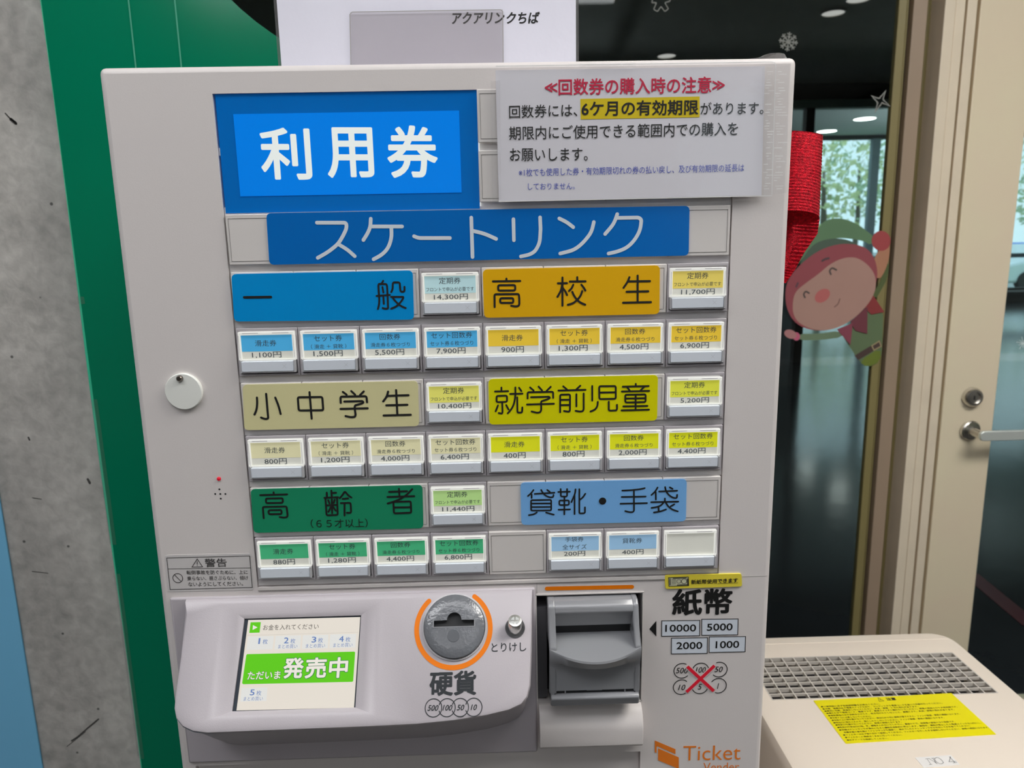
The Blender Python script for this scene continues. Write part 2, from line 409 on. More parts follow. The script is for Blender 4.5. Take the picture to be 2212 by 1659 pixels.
# green glossy sheet with a taped rolled edge
gx = -.4615; gy = .300
grn = thing('green_sheet', (gx + .1, gy, 0), 'glossy dark green plastic sheet hanging between the concrete column and the ticket machine', 'sheet')
M_green = mat('green_gloss_plastic', (0, 98, 70), .14, spec=.4, var=.05, vscale=2, bump=.15, bscale=5)
arc = [at(px, py, gy) for px, py in ((497, -3), (520, 19), (552, 46), (585, 70), (620, 93), (680, 128), (760, 165))]
out = [(gx, 0.30), (gx, 1.85), (at(470, -60, gy).x, 1.85)]
out[2] = (arc[0].x - .05, 1.73); out.insert(2, (gx, 1.73)); out = [(gx, .30), (gx, 1.74), (arc[0].x - .075, 1.74)]
pts = out + [(p.x, p.z) for p in arc] + [(-.1, 1.3), (-.1, .30)]
m = MB(); m.loops([[(x, gy, z) for x, z in pts], [(x, gy + .003, z) for x, z in pts]]); m.build('sheet', M_green, grn)
# rolled edge; its bright highlight is put into a lighter green
m = MB(); lp = []
for i in range(9):
    a = PI * i / 8 * 1.1
    lp.append((gx + .001 - .0055*math.sin(a), gy + .0055 - .0055*math.cos(a)))
zs = [.3 + .072*i for i in range(21)]
m.loops([[(x + .0012*math.sin(z*9), y, z) for z in zs] for x, y in lp], False, False, closed=False)
m.build('rolled_edge', mat('green_edge_highlight', (40, 165, 128), .10, coat=.8, bump=.3, bscale=12), grn, smooth=True)
for (pa, pb) in ((278, 279), (378, 379)):  # pale strips that paint the vertical reflection lines onto the sheet
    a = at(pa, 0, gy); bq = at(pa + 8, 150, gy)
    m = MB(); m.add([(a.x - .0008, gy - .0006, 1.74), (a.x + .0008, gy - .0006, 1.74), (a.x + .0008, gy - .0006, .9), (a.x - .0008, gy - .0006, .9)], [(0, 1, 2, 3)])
    m.build('reflection_strip', mat('green_reflection', (60, 135, 110), .3), grn, label='thin pale vertical strip drawing a reflection line')
for (y0, y1) in ((862, 1176), (1240, 1372), (1372, 1640), (640, 655)):
    za = at(220, y0, gy).z; zb = at(250, y1, gy).z
    m = MB(); m.loops([[(x - .0008, y - .0008, z) for z in (za, (za+zb)/2, zb)] for x, y in lp[:6]] + [[(gx + .012, gy - .0006, z) for z in (za, (za+zb)/2, zb)]][:0], False, False, closed=False)
    m.add([(gx, gy - .0007, za), (gx + .0045, gy - .0007, za), (gx + .005, gy - .0007, zb), (gx, gy - .0007, zb)], [(0, 1, 2, 3)])
    m.build('tape_strip', M_tape, grn, smooth=True, label='clear tape wrapped over the edge')

# ------------------------------------------------------------------ glazed wall: window_1, door_1
def X(px, py, y): return at(px, py, y).x
def px_x(px, y, py=0): return at(px, py, y).x
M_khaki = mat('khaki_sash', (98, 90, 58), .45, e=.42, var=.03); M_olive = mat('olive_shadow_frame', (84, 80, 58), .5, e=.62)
M_taupe = mat('taupe_frame', (128, 112, 96), .45, e=.52); M_cream = mat('cream_frame_paint', (200, 188, 168), .38, var=.03, vscale=14)
M_cream2 = mat('cream_door_paint', (196, 182, 160), .33, var=.035, vscale=5, c2=(192, 183, 158))
def strip(name, pa, pb, y0, y1, m, parent=None, z0=0, z1=2.3, bev=.0015):
    o = MB().box(px_x(pa, y0), px_x(pb, y0), y0, y1, z0, z1).build(name, m, parent, bevel=bev); return o
win = struct(MB().box(-2.9, px_x(1944, GY), GY - .003, GY + .003, 0.02, 2.28).build('window_1', M_pane))
e = 0.0
struct(MB().box(-3, px_x(1944, GY), GY - .03, GY + .03, 2.28, 2.34).build('trim_1', M_khaki))
struct(MB().box(-3, px_x(1944, GY), GY - .03, GY + .03, 0, .03).build('trim_2', M_khaki))
struct(MB().box(-3, 3.4, GY - .05, GY + .05, 2.34, 2.75).build('wall_back', M_wall))
f = strip('window_1_sash', 1943, 1961, GY - .01, GY + .006, M_khaki, win); f.name = 'sash_stile'
f = strip('sash_channel', 1961, 1975, GY + .004, GY + .03, M_olive, win)
f = strip('sash_bead', 1961, 1965, GY - .006, GY + .006, M_khaki, win, bev=.001)
f = strip('mullion_face', 1975, 2006, GY - .02, GY + .03, M_taupe, win)
f = strip('mullion_return', 2006, 2046, GY + .0, GY + .05, M_khaki, win)
dr = struct(MB().box(px_x(2110, GY), px_x(2110, GY) + .9, GY + .018, GY + .03, .02, 2.28).build('door_1', M_dark)) if False else None
# door frame (cream, stepped)
df = struct(strip('trim_3', 2043, 2066, GY - .055, GY + .05, M_cream))
struct(strip('trim_4', 2066, 2087, GY - .05, GY + .05, M_cream))
struct(strip('trim_5', 2087, 2092, GY - .025, GY + .05, mat('frame_groove', (120, 108, 82), .6)))
struct(strip('trim_6', 2092, 2113, GY - .045, GY + .05, M_cream))
struct(strip('trim_7', 2111, 2121, GY + .0, GY + .05, mat('door_gap', (96, 82, 52), .6)))
# door leaf
x0 = px_x(2120, GY - .04); xr = at(2199, 420, GY - .04).x
door = struct(MB().box(x0, xr, GY - .04, GY + .0, .01, 2.25).build('door_1', M_cream2, bevel=.002))
MB().box(xr, xr + .62, GY - .04, GY, 2.12, 2.25).build('door_rail', M_cream2, door, bevel=.002)
MB().box(xr, xr + .62, GY - .04, GY, .01, .16).build('door_rail', M_cream2, door, bevel=.002)
MB().box(xr + .62, xr + .74, GY - .04, GY, .01, 2.25).build('door_stile', M_cream2, door, bevel=.002)
MB().box(xr, xr + .62, GY - .022, GY - .017, .16, 2.12).build('door_glass', M_pane, door)
pd = Pl((0, GY - .04, 0))
lc = pd.W(2098, 857); s_ = (pd.W(2119, 857) - pd.W(2098, 857)).length
M_knob = mat('nickel', (165, 163, 158), .25, metal=1.0, var=.08, vscale=60)
MB().lathe([(s_*1.0, 0), (s_*1.0, .006), (s_*.92, .012), (s_*.8, .016), (s_*.6, .0165), (s_*.58, .012), (s_*.2, .0125), (1e-5, .0125)], lc, (0, -1, 0), 32).build('lock_cylinder', M_knob, door, smooth=True, label='round nickel key cylinder')
k = Ink(pd, .0127); 
kk = MB().box(lc.x - .0012, lc.x + .0012, lc.y - .0135, lc.y - .012, lc.z - .005, lc.z + .005).build('keyhole', M_dark, door)
rc = pd.W(2094, 929); s_ = .026
MB().lathe([(s_, 0), (s_, .006), (s_*.9, .009), (.012, .0095), (.0105, .012), (.0105, .052)], rc, (0.12, -1, -.08), 28).build('handle_rosette', M_knob, door, smooth=True, label='round nickel handle rosette')
h0 = at(2117, 942, rc.y - .056); hb = rrect(Pl((0, rc.y - .050, 0)), h0.x - .001, h0.x + .135, h0.z - .0125, h0.z + .0125, .010, 0, .010); hb.build('lever_handle', mat('satin_nickel', (205, 212, 208), .4, metal=.5, e=.7), door, bevel=.002, label='flat nickel lever handle')
struct(MB().box(xr + .74 + .0, 3.4, GY - .05, GY + .05, 0, 2.34).build('wall_far_right', M_wall))
bpy.data.objects['wall_far_right'].name = 'wall_door_side'
# ------------------------------------------------------------------ hall behind the glass
M_dceil = mat('dark_ceiling', (172, 170, 156), .7, e=.52); M_dwall = mat('dark_wall', (48, 50, 50), .7)
M_hfloor = mat('black_gloss_floor', (40, 43, 48), .13, bump=.5, bscale=9, var=.2, vscale=1.2)
slab('floor_hall', -9, 14, GY + .05, 16, -.1, 0, M_hfloor)
slab('ceiling_hall', -9, 14, GY + .1, 8, 3.2, 3.3, M_dceil)
slab('ceiling_vestibule', -9, 14, 8, 16.2, 3.8, 3.9, mat('vestibule_ceiling', (180, 192, 192), .8, e=.5))
slab('wall_hall_left', -9.1, -9, GY, 16, 0, 4, M_dwall); slab('wall_hall_right', 14, 14.1, GY, 16, 0, 4, M_dwall)
slab('wall_over_glass', -9, 14, GY + .05, GY + .1, 2.34, 3.3, M_dwall)
slab('wall_hall_near', 3.4, 14, GY + .02, GY + .06, 0, 3.3, M_dwall); slab('wall_hall_near_left', -9, -3, GY + .02, GY + .06, 0, 3.3, M_dwall)
# partition of the vestibule
part = thing('glass_partition', (2, 8, 0), 'dark framed glass partition across the hall behind the window', 'partition')
MB().box(-9, 14, 7.95, 8.05, 3.03, 3.2).build('head_rail', M_dark, part)
MB().box(-9, 14, 7.94, 8.06, 2.94, 3.03).build('head_track', mat('pale_track', (130, 145, 140), .5, e=.2), part, label='pale track under the dark head rail')
for px in (1747, 2190, 1300):
    xx = at(px, 260, 8).x; MB().box(xx - .05, xx + .05, 7.95, 8.05, 0, 3.0).build('mullion', M_dark, part)
MB().box(-9, 14, 7.99, 8.0, 0.05, 2.95).build('pane', M_pane, part)
# far window wall
M_fr = mat('far_frame', (75, 88, 92), .5, e=.3)
xs = [at(px, 450, 16).x for px in (1736, 1883, 2045, 2300)]
far = MB(); far.box(-9, xs[0], 16, 16.2, 0, 4.1); far.box(xs[0], 14, 16, 16.2, 0, .32); far.box(xs[0], 14, 16, 16.2, 3.72, 4.1)
struct(far.build('wall_far', M_dwall))
fw = struct(MB().box(xs[0], 14, 16.02, 16.05, .32, 3.72).build('window_2', M_pane))
for xx in xs + [xs[-1] + 2, xs[-1] + 4]: MB().box(xx - .09, xx + .09, 15.98, 16.1, .32, 3.72).build('mullion', M_fr, fw)
MB().box(xs[0], 14, 15.98, 16.1, 1.02, 1.12).build('transom', M_fr, fw)
for px, py, zc, who in ((1800, 26, 3.2, 'round recessed downlight in the dark hall ceiling, upper right of the machine'), (1440, 119, 3.2, 'small far downlight peeking just above the machine top'),
                        (1868, 256, 3.8, 'lit downlight in the pale vestibule ceiling, right of the pair'), (1786, 283, 3.8, 'lit downlight in the pale vestibule ceiling, left of the pair'), (1855, -4, 3.2, 'recessed downlight in the dark hall ceiling at the top edge')):
    d = ray(px, py); t = (zc - CAM.z)/d.z; p = CAM + d*t
    r = .085 if zc < 3.5 else .20
    th = thing('downlight', (p.x, p.y, zc), who, 'light', 'downlights in the hall')
    MB().lathe([(r, 0), (r*1.12, 0), (r*1.12, -.01), (r, -.012)], (p.x, p.y, zc), (0, 0, 1), 24, False, False).build('trim_ring', M_lampframe, th)
    MB().lathe([(r, -.006), (1e-5, -.006)], (p.x, p.y, zc), (0, 0, 1), 24, False, False).build('lens', M_lamp2 if zc > 3.5 else mat('dim_lens', (205, 200, 195), .4, emis=.8), th)
for x, y, zz, w in ((1.5, 12.5, 2.2, 'vestibule, left'), (8.5, 12.5, 2.2, 'vestibule, right')):  # unseen globe lamps, added to brighten the vestibule ceiling
    th = thing('added_pendant', (x, y, 3.8), 'added unseen white globe lamp on a thin rod in the ' + w, 'light', 'added vestibule fill lamps')
    MB().tube([(x, y, 3.8), (x, y, zz + .14)], .012, 8).build('rod', M_dark, th)
    MB().lathe([(.001, .15), (.08, .13), (.14, .06), (.15, 0), (.14, -.06), (.08, -.13), (.001, -.15)], (x, y, zz), (0, 0, 1), 20, False, False).build('globe', M_fill_globe, th, smooth=True)
# red line on the hall floor
a = [at(px, py, 3) for px, py in ((0, 0),)]
def onfloor(px, py):
    d = ray(px, py); t = -CAM.z/d.z; return CAM + d*t
A, B = onfloor(2095, 1240), onfloor(2230, 1352)
dv = (B - A).normalized(); nn = Vector((-dv.y, dv.x, 0))*.035
tg = MB().add([A - nn + Vector((0,0,.002)), B - nn + Vector((0,0,.002)), B + nn + Vector((0,0,.002)), A + nn + Vector((0,0,.002))], [(0, 1, 2, 3)]).build('floor_tape', mat('dark_red_tape', (84, 16, 28), .5))
tag(tg, 'dark red tape line on the black hall floor behind the door glass', 'tape')
# outside
slab('ground', -60, 80, 16.2, 120, -.3, -.12, mat('wet_asphalt', (120, 128, 128), .5, e=.6, var=.1, vscale=.4))
lawn = tag(MB().box(-20, 40, 17.5, 20.2, -.12, -.06).build('lawn', mat('lawn_green', (120, 150, 80), .9, e=.6, var=.25, vscale=3)), 'strip of green lawn outside the far windows', 'lawn', kind='stuff')
def tree(x, y, h, r, c, label, seed):
    rnd = random.Random(seed)
    t = thing('tree', (x, y, -.12), label, 'tree', 'trees outside the far windows')
    MB().tube([(x, y, -.12), (x + .1, y, h*.4), (x, y, h*.75)], [.16, .12, .05], 8).build('trunk', mat('tree_bark', (80, 75, 65), .9), t)
    m = MB()
    for i in range(420):
        while True:
            q = Vector((rnd.uniform(-1, 1), rnd.uniform(-1, 1), rnd.uniform(-1, 1)))
            if .35 < q.length < 1: break
        c0 = Vector((x + q.x*r, y + q.y*r, h*.66 + q.z*h*.36)); s = rnd.uniform(.10, .24)
        u = Vector((rnd.uniform(-1, 1), rnd.uniform(-1, 1), rnd.uniform(-1, 1))).normalized(); w = u.orthogonal().normalized()
        m.add([c0 - u*s, c0 + w*s*.6, c0 + u*s, c0 - w*s*.6], [(0, 1, 2, 3)])
    o = m.build('foliage', c, t, recalc=False); o['kind'] = 'stuff'
Lg = mat('leaf_green', (150, 172, 140), .8, e=.62, var=.2); Lg2 = mat('leaf_yellow_green', (176, 186, 140), .8, e=.62, var=.2)
for i, (px, y, h, r, c, lb) in enumerate(((1775, 25, 5.2, 2.1, Lg2, 'yellow-green tree outside, seen left of the elf sticker hat'), (1850, 36, 7.0, 2.6, Lg, 'mid green tree outside, behind the yellow-green one'),
                               (1985, 30, 6.0, 2.6, Lg, 'green tree outside hidden mostly by the mullions'), (2150, 34, 6.2, 2.4, Lg, 'dark tree outside seen through the door glass'), (2260, 44, 7.5, 3, Lg2, 'far tree outside at the right edge'))):
    tree(at(px, 450, y).x, y, h, r, c, lb, i)
def car(x, y, body, label):
    t = thing('car', (x, y, -.1), label, 'car')
    prof = [(-2.1, .25), (-2.1, .75), (-1.4, .9), (-.9, 1.4), (.9, 1.4), (1.5, .95), (2.1, .85), (2.1, .25)]
    m = MB(); m.loops([[(x + a, y - .8, z - .1) for a, z in prof], [(x + a, y + .8, z - .1) for a, z in prof]]); m.build('body', body, t, bevel=.08)
    m = MB(); g = [(-1.15, .95), (-.8, 1.3), (.8, 1.3), (1.2, .95)]; m.loops([[(x + a, y - .82, z - .1) for a, z in g], [(x + a, y - .81, z - .1) for a, z in g]]); m.build('side_window', M_dark, t)
    for s in (-1.3, 1.3): MB().lathe([(.3, 0), (.3, .2), (.18, .2), (.18, .18), (1e-5, .18)], (x + s, y - .65, .2), (0, -1, 0), 16).build('wheel', M_dark, t)
car(at(2195, 540, 38).x, 38, mat('car_blue', (60, 110, 190), .3, e=.6), 'blue car parked outside, seen through the door glass')
car(at(2240, 600, 22).x, 21.5, mat('car_white', (190, 200, 205), .3, e=.6), 'white car parked outside below the blue one')
bench = thing('low_bench', (at(2200, 760, 13).x, 13, 0), 'dark low bench inside the hall below the far windows', 'bench')
bx = at(2200, 760, 13).x
MB().box(bx - 1.2, bx + 1.6, 12.8, 13.2, .38, .46).build('seat', M_dwall, bench, bevel=.01)
for s in (-1, 1.4): MB().box(bx + s, bx + s + .08, 12.85, 13.15, 0, .38).build('leg', M_dwall, bench)

# ------------------------------------------------------------------ stickers on the glass
gs = Pl((0, GY - .0045, 0)); gs2 = Pl((0, GY - .0125, 0))
M_frost = mat('frosted_white_vinyl', (112, 114, 110), .6, e=.5)
def sticker(name, label, px, py, group=None):
    p = gs.W(px, py); return thing(name, p, label, 'sticker', group)
t = sticker('snowflake_sticker', 'frosty white snowflake sticker on dark glass, just above the machine right corner', 1702, 90)
k = Ink(gs, 0, (1600, 0, 3.606)); c = (371, 325)
for i in range(8):
    a = math.radians(i*45 + 8); d = (math.cos(a), math.sin(a)); e_ = (c[0] + 72*d[0], c[1] + 72*d[1])
    k.line([c, e_], 8, 0)
    for f_, l in ((.45, 16), (.72, 20)):
        for sgn in (-1, 1):
            b_ = a + sgn*.9; p0 = (c[0] + 72*f_*d[0], c[1] + 72*f_*d[1]); k.line([p0, (p0[0] + l*math.cos(b_), p0[1] + l*math.sin(b_))], 7, 0)
k.build('flake', M_frost, t)
t = sticker('star_sticker', 'four pointed frosty star sticker on glass at top right', 1900, 218)
k = Ink(gs, 0, (1600, 0, 3.606)); c = (1088, 782)
outp = [(1128, 710), (1108, 775), (1165, 828), (1102, 800), (1048, 870), (1068, 800), (1022, 748), (1078, 768)]
k.line(outp, 9, 0, closed=True); k.build('star', M_frost, t)
t = sticker('starburst_sticker', 'small thin starburst sticker at the right edge of the door glass', 2210, 740)
k = Ink(Pl((0, GY - .0235, 0)), 0, (1600, 420, 3.606)); c = (2197, 1160)
for i in range(10):
    a = i*PI/5 + .2; l = 50 if i % 2 else 32
    k.line([c, (c[0] + l*math.cos(a), c[1] + l*math.sin(a))], 4, 0)
k.build('rays', mat('starburst_vinyl', (170, 180, 180), .5, e=.35), t)
t = sticker('figure_sticker', 'outline sticker of a small figure, cut by the top edge of the picture', 1428, 8)
k = Ink(gs, 0, (0, 0, 1))
k.line([(1410, -6), (1408, 6), (1418, 6), (1412, 20), (1420, 25), (1428, 14), (1436, 25), (1444, 19), (1436, 6), (1448, 2), (1446, -8)], 2.2, 1)
k.build('outline', M_frost, t)
# elf
elf = sticker('elf_sticker', 'large smiling elf sticker with green hat and red collar on the glass', 1810, 650)
CE = (1600, 420, 3.606); hcount = [0]
def ep(name, c, pts, smooth=2, stroke=None, closed=False, e=.60):
    hcount[0] += .00025
    k = Ink(gs2, hcount[0], CE)
    if stroke: k.line(pts, stroke, smooth, closed)
    else: k.poly(pts, smooth)
    return k.build(name, mat('elf_' + name + '_%d_%d_%d' % c, c, .55, e=e, var=.04, vscale=8), elf)
def ell(cx, cy, rx, ry, rot=0, n=28):
    r = math.radians(rot); return [(cx + rx*math.cos(t)*math.cos(r) - ry*math.sin(t)*math.sin(r), cy + rx*math.cos(t)*math.sin(r) + ry*math.sin(t)*math.cos(r)) for t in [2*PI*i/n for i in range(n)]]
ep('raised_arm', (74, 84, 50), [(1135, 560), (1120, 660), (1050, 780)], 1, 42)
ep('body', (84, 100, 72), [(780, 1080), (860, 1000), (1000, 880), (1112, 890), (1105, 1100), (1092, 1300), (985, 1350), (915, 1290), (850, 1190)], 1)
ep('tunic_hem', (92, 105, 40), [(920, 1300), (1090, 1190), (1088, 1300), (985, 1348)], 1)
ep('belt', (66, 52, 48), [(885, 1255), (1085, 1135), (1098, 1180), (915, 1290)], 0)
ep('buckle', (140, 125, 95), [(1020, 1178), (1078, 1142), (1092, 1182), (1036, 1212)], 0, 9, True)
ep('arm', (94, 112, 88), [(445, 1085), (600, 1085), (770, 1060), (800, 1110), (620, 1135), (440, 1135)], 1)
ep('cuff', (165, 80, 105), ell(432, 1106, 28, 32)); ep('hand', (150, 105, 105), ell(385, 1088, 50, 34, 20))
ep('collar_point', (120, 48, 48), [(1025, 780), (1115, 915), (1015, 935), (960, 880)], 0)
ep('collar_point', (98, 50, 58), [(985, 870), (982, 1085), (890, 1060), (850, 990)], 0)
ep('collar_point', (118, 58, 72), [(870, 1000), (850, 1172), (745, 1050)], 0)
ep('hat', (82, 112, 82), [(345, 660), (400, 570), (560, 330), (630, 215), (700, 188), (800, 188), (900, 228), (985, 290), (1035, 330), (1010, 400), (960, 365), (860, 345), (740, 338), (620, 370), (500, 470), (390, 610)], 2)
ep('hat_fold', (66, 82, 70), [(430, 580), (540, 400), (650, 348), (800, 340), (930, 400), (860, 400), (700, 405), (560, 470)], 2)
ep('ear', (152, 108, 84), [(1025, 510), (1080, 420), (1150, 362), (1158, 460), (1130, 570), (1085, 655), (1045, 650)], 2)
ep('pompom', (140, 60, 62), ell(1088, 362, 74, 78), 1)
ep('hat_band', (128, 64, 70), [(342, 700), (430, 570), (580, 445), (740, 385), (900, 385), (1010, 440), (1062, 570), (1050, 700), (980, 860), (850, 990), (700, 1055), (560, 1062), (420, 1010), (345, 880)], 2)
ep('face', (150, 118, 108), [(398, 860), (415, 760), (500, 690), (600, 620), (690, 540), (800, 490), (905, 490), (1000, 560), (1050, 650), (1040, 770), (960, 890), (830, 1000), (700, 1055), (570, 1058), (450, 1005), (405, 940)], 2)
ep('nose', (160, 88, 86), ell(630, 788, 66, 46, -38), 1)
ep('eye', (70, 60, 58), [(695, 622), (684, 592), (705, 570), (738, 588)], 2, 13); ep('eye', (70, 60, 58), [(494, 802), (482, 775), (500, 752), (526, 768)], 2, 12)
ep('eyebrow', (72, 58, 62), [(628, 516), (650, 502), (678, 497)], 1, 16); ep('eyebrow', (84, 58, 66), [(426, 718), (438, 690)], 1, 15)
ep('mouth', (98, 68, 66), [(722, 875), (752, 852), (764, 812)], 2, 7)

# ------------------------------------------------------------------ ticket machine
TM = thing('ticket_machine', (-.017, .13, .90), 'light grey ticket vending machine with rows of lit buttons, at the centre', 'ticket machine')
# front panel as a grid with openings, extruded
def grid_front(xs, zs, holes, y0, y1):
    m = MB(); V = {}
    def v(i, j, y):
        k = (i, j, y)
        if k not in V: V[k] = len(m.v); m.v.append(Vector((xs[i], y, zs[j])))
        return V[k]
    nx, nz = len(xs)-1, len(zs)-1
    solid = {(i, j) for i in range(nx) for j in range(nz) if (i, j) not in holes}
    for i, j in solid:
        m.f.append((v(i,j,y0), v(i+1,j,y0), v(i+1,j+1,y0), v(i,j+1,y0)))
        m.f.append((v(i,j+1,y1), v(i+1,j+1,y1), v(i+1,j,y1), v(i,j,y1)))
        for di, dj, a, b in ((-1,0,(0,0),(0,1)),(1,0,(1,1),(1,0)),(0,-1,(1,0),(0,0)),(0,1,(0,1),(1,1))):
            if (i+di, j+dj) not in solid:
                p, q = (i+a[0], j+a[1]), (i+b[0], j+b[1])
                m.f.append((v(*p,y0), v(*q,y0), v(*q,y1), v(*p,y1)))
    return m
xs = [-.2572, -.245, -.1812, .0365, .1212, .1812, .2228]; zs = [.90, 1.002, 1.0495, 1.1442, 1.1574, 1.5222, 1.5405]
holes = {(1, 4), (2, 4), (3, 4), (2, 2), (1, 0), (2, 0), (0, 0)}
fp = grid_front(xs, zs, {(2, 4), (3, 4), (4, 4), (3, 2), (1, 0), (2, 0), (3, 0)}, 0, .026).build('front_panel', M_house, TM)
for p in fp.data.polygons: p.use_smooth = True
fp.data.set_sharp_from_angle(angle=math.radians(50))
md = fp.modifiers.new('bevel', 'BEVEL'); md.width = .0045; md.segments = 4; md.limit_method = 'WEIGHT'
at_ = fp.data.attributes.new('bevel_weight_edge', 'FLOAT', 'EDGE')
for e_ in fp.data.edges:
    a, b = [fp.data.vertices[i].co + worg(TM) for i in e_.vertices]
    def outer(p): return abs(p.x + .2572) < 1e-4 or abs(p.x - .2228) < 1e-4 or abs(p.z - 1.5405) < 1e-4
    samex = abs(a.x - b.x) < 1e-5 and (abs(a.x + .2572) < 1e-4 or abs(a.x - .2228) < 1e-4)
    samez = abs(a.z - b.z) < 1e-5 and abs(a.z - 1.5405) < 1e-4
    fronty = a.y < .001 and b.y < .001
    corner = abs(a.y - b.y) > .01 and samex and samez
    at_.data[e_.index].value = 1.0 if ((samex or samez) and fronty) or corner else 0.0
MB().box(-.250, .216, .026, .27, .90, 1.533).build('cabinet', M_house, TM, bevel=.004)
# body behind openings
MB().box(-.185, .185, .0135, .02, 1.150, 1.526).build('backing_plate', M_gap, TM)
MB().box(-.19, .2, .0185, .0255, 1.02, 1.15).build('backing_plate', M_dark, TM)
# seams of the lower front
m = MB(); m.box(.200, .2200, -.0002, 0, 1.1554, 1.1556); m.box(.0370, .0374, -.0003, 0, 1.146, 1.157); m.build('panel_seam', mat('faint_seam', (142, 138, 136), .5), TM)
CW = .045; RP = .04045; CH = .0354
def rowtop(r): return 1.32 + (3 - r)*RP
# gap ledges between rows
for r in range(-2, 7):
    z1 = rowtop(r) - CH; m = MB(); m.box(-.1810, .1810, .0022, .0135, max(z1 - .0052, 1.1576), z1)
    m.build('row_ledge', M_gap, TM)
for c in range(1, 8):
    pass
def cell_frame(c, r):
    x0 = -.18 + c*CW; z1 = rowtop(r); return x0, z1
SY = -.0012
def blank(c, r, w=1):
    x0, z1 = cell_frame(c, r)
    o = MB().box(x0 + .0002, x0 + CW*w - .0002, SY, .012, z1 - CH, z1).build('blank_panel', M_blank, TM, bevel=.0006)
    m = MB(); a, b_, q, d = x0 + .0022, x0 + CW*w - .0022, z1 - .0028, z1 - CH + .0026; t_ = .00022
    y = SY - .0002
    m.box(a, b_, y, SY, q - t_, q); m.box(a, b_, y, SY, d, d + t_); m.box(a, a + t_, y, SY, d, q); m.box(b_ - t_, b_, y, SY, d, q)
    m.build('inset_line', M_line, o)
HOLE_M = {}
def button(c, r, top_rgb, lines, price, split=16.9, dv=0.0, empty=False):
    """one ticket button: bezel > cap_rim, label_card, colour_band, lower_bar, cover, lettering"""
    x0, z1 = cell_frame(c, r)
    def XX(u): return x0 + u*.001
    def ZZ(v): return z1 - (v + dv)*.001
    # bezel with an opening
    bz = grid_front([x0 + .0002, x0 + .0018, x0 + .0432, x0 + CW - .0002], [z1 - CH, z1 - .0338, z1 - .0022, z1], {(1, 1)}, SY, .012).build('ticket_button', M_bezel, TM, bevel=.0004)
    MB().box(XX(1.8), XX(43.2), .004, .012, z1 - .0338, z1 - .0022).build('button_well', M_bezel, bz)
    # clear rim (lit from inside)
    ra, rb, rt, rbm = 2.1, 42.6, 2.5, 23.6
    la, lb, lt, lbm = 3.9, 40.8, 5.0, 22.4
    m = MB(); y0, y1 = -.0030, .004
    m.box(XX(ra), XX(rb), y0, y1, ZZ(lt) + .0004, ZZ(rt) ); m.box(XX(ra), XX(rb), y0, y1, ZZ(rbm), ZZ(lbm) - .0002)
    m.box(XX(ra), XX(la - .2), y0, y1, ZZ(lbm) - .0002, ZZ(lt) + .0004); m.box(XX(lb + .2), XX(rb), y0, y1, ZZ(lbm) - .0002, ZZ(lt) + .0004)
    m.build('cap_rim', M_white_cap, bz, bevel=.0005)
    m = MB()
    for a, b_ in ((5.5, 17), (27, 39)): m.box(XX(a), XX(b_), y0 - .0001, y0 + .0002, ZZ(rt + 1.1), ZZ(rt + .7))
    for a in (ra + .5, rb - .5): m.box(XX(a) - .00012, XX(a) + .00012, y0 - .0001, y0 + .0002, ZZ(lbm - 1), ZZ(lt))
    m.build('rim_groove', M_bezel, bz)
    MB().box(XX(la - .2), XX(lb + .2), -.0016, .004, ZZ(lbm) - .0002, ZZ(lt) + .0004).build('label_card', mat('backlit_white_card', (218, 218, 208), .4, emis=.28, var=.02, vscale=30), bz)
    if not empty:
        m = MB(); y = -.00175
        m.add([(XX(la), y, ZZ(lt)), (XX(lb), y, ZZ(lt)), (XX(lb), y, ZZ(split)), (XX(la), y, ZZ(split))], [(3, 2, 1, 0)])
        m.build('colour_band', mat('backlit_band_%d_%d_%d' % top_rgb, top_rgb, .4, emis=.42, var=.03, vscale=40), bz, recalc=False)
        k = Ink(Pl((0, -.0019, 0)), 0)
        for (s, ua, ub, va, vb) in lines:
            k.textuv(s, XX(ua), XX(ub), ZZ(vb), ZZ(va), 0.0, 2)
        s, ua, ub, va, vb = price; k.textuv(s, XX(ua), XX(ub), ZZ(vb), ZZ(va), 0.0, 2)
        k.build('lettering', mat('label_ink', (52, 60, 66), .5), bz)
    # lower bar with clear housing
    MB().box(XX(3.2), XX(41.2), -.0040, .003, ZZ(31.7), ZZ(24.0)).build('lower_bar', M_bar, bz, bevel=.0004)
    m = MB(); m.box(XX(41.3), XX(42.7), -.0042, .003, ZZ(32.2), ZZ(23.6)); m.box(XX(1.9), XX(3.0), -.0030, .003, ZZ(32.2), ZZ(23.6)); m.box(XX(1.9), XX(42.7), -.0036, .003, ZZ(32.4), ZZ(31.8))
    m.build('clear_housing', mat('clear_side_plastic', (150, 150, 152), .1, var=.1), bz)
    k = Ink(Pl((0, -.0041, 0)), 0)
    ux, uz = XX(34.5), ZZ(27.8)
    for sg in (-1, 1): k._seg([(ux - .0014, uz - .0014*sg), (ux + .0014, uz + .0014*sg)], .00018)
    k.build('cross_mark', mat('faint_cross', (150, 153, 158), .4), bz)
    if not empty: bz['label'] = 'lit button reading ' + price[0].replace('円', ' yen')
    return bz
BLU, ORG, CRM, YEL, GRN = (78, 176, 228), (244, 206, 62), (226, 221, 178), (224, 226, 32), (62, 160, 112)
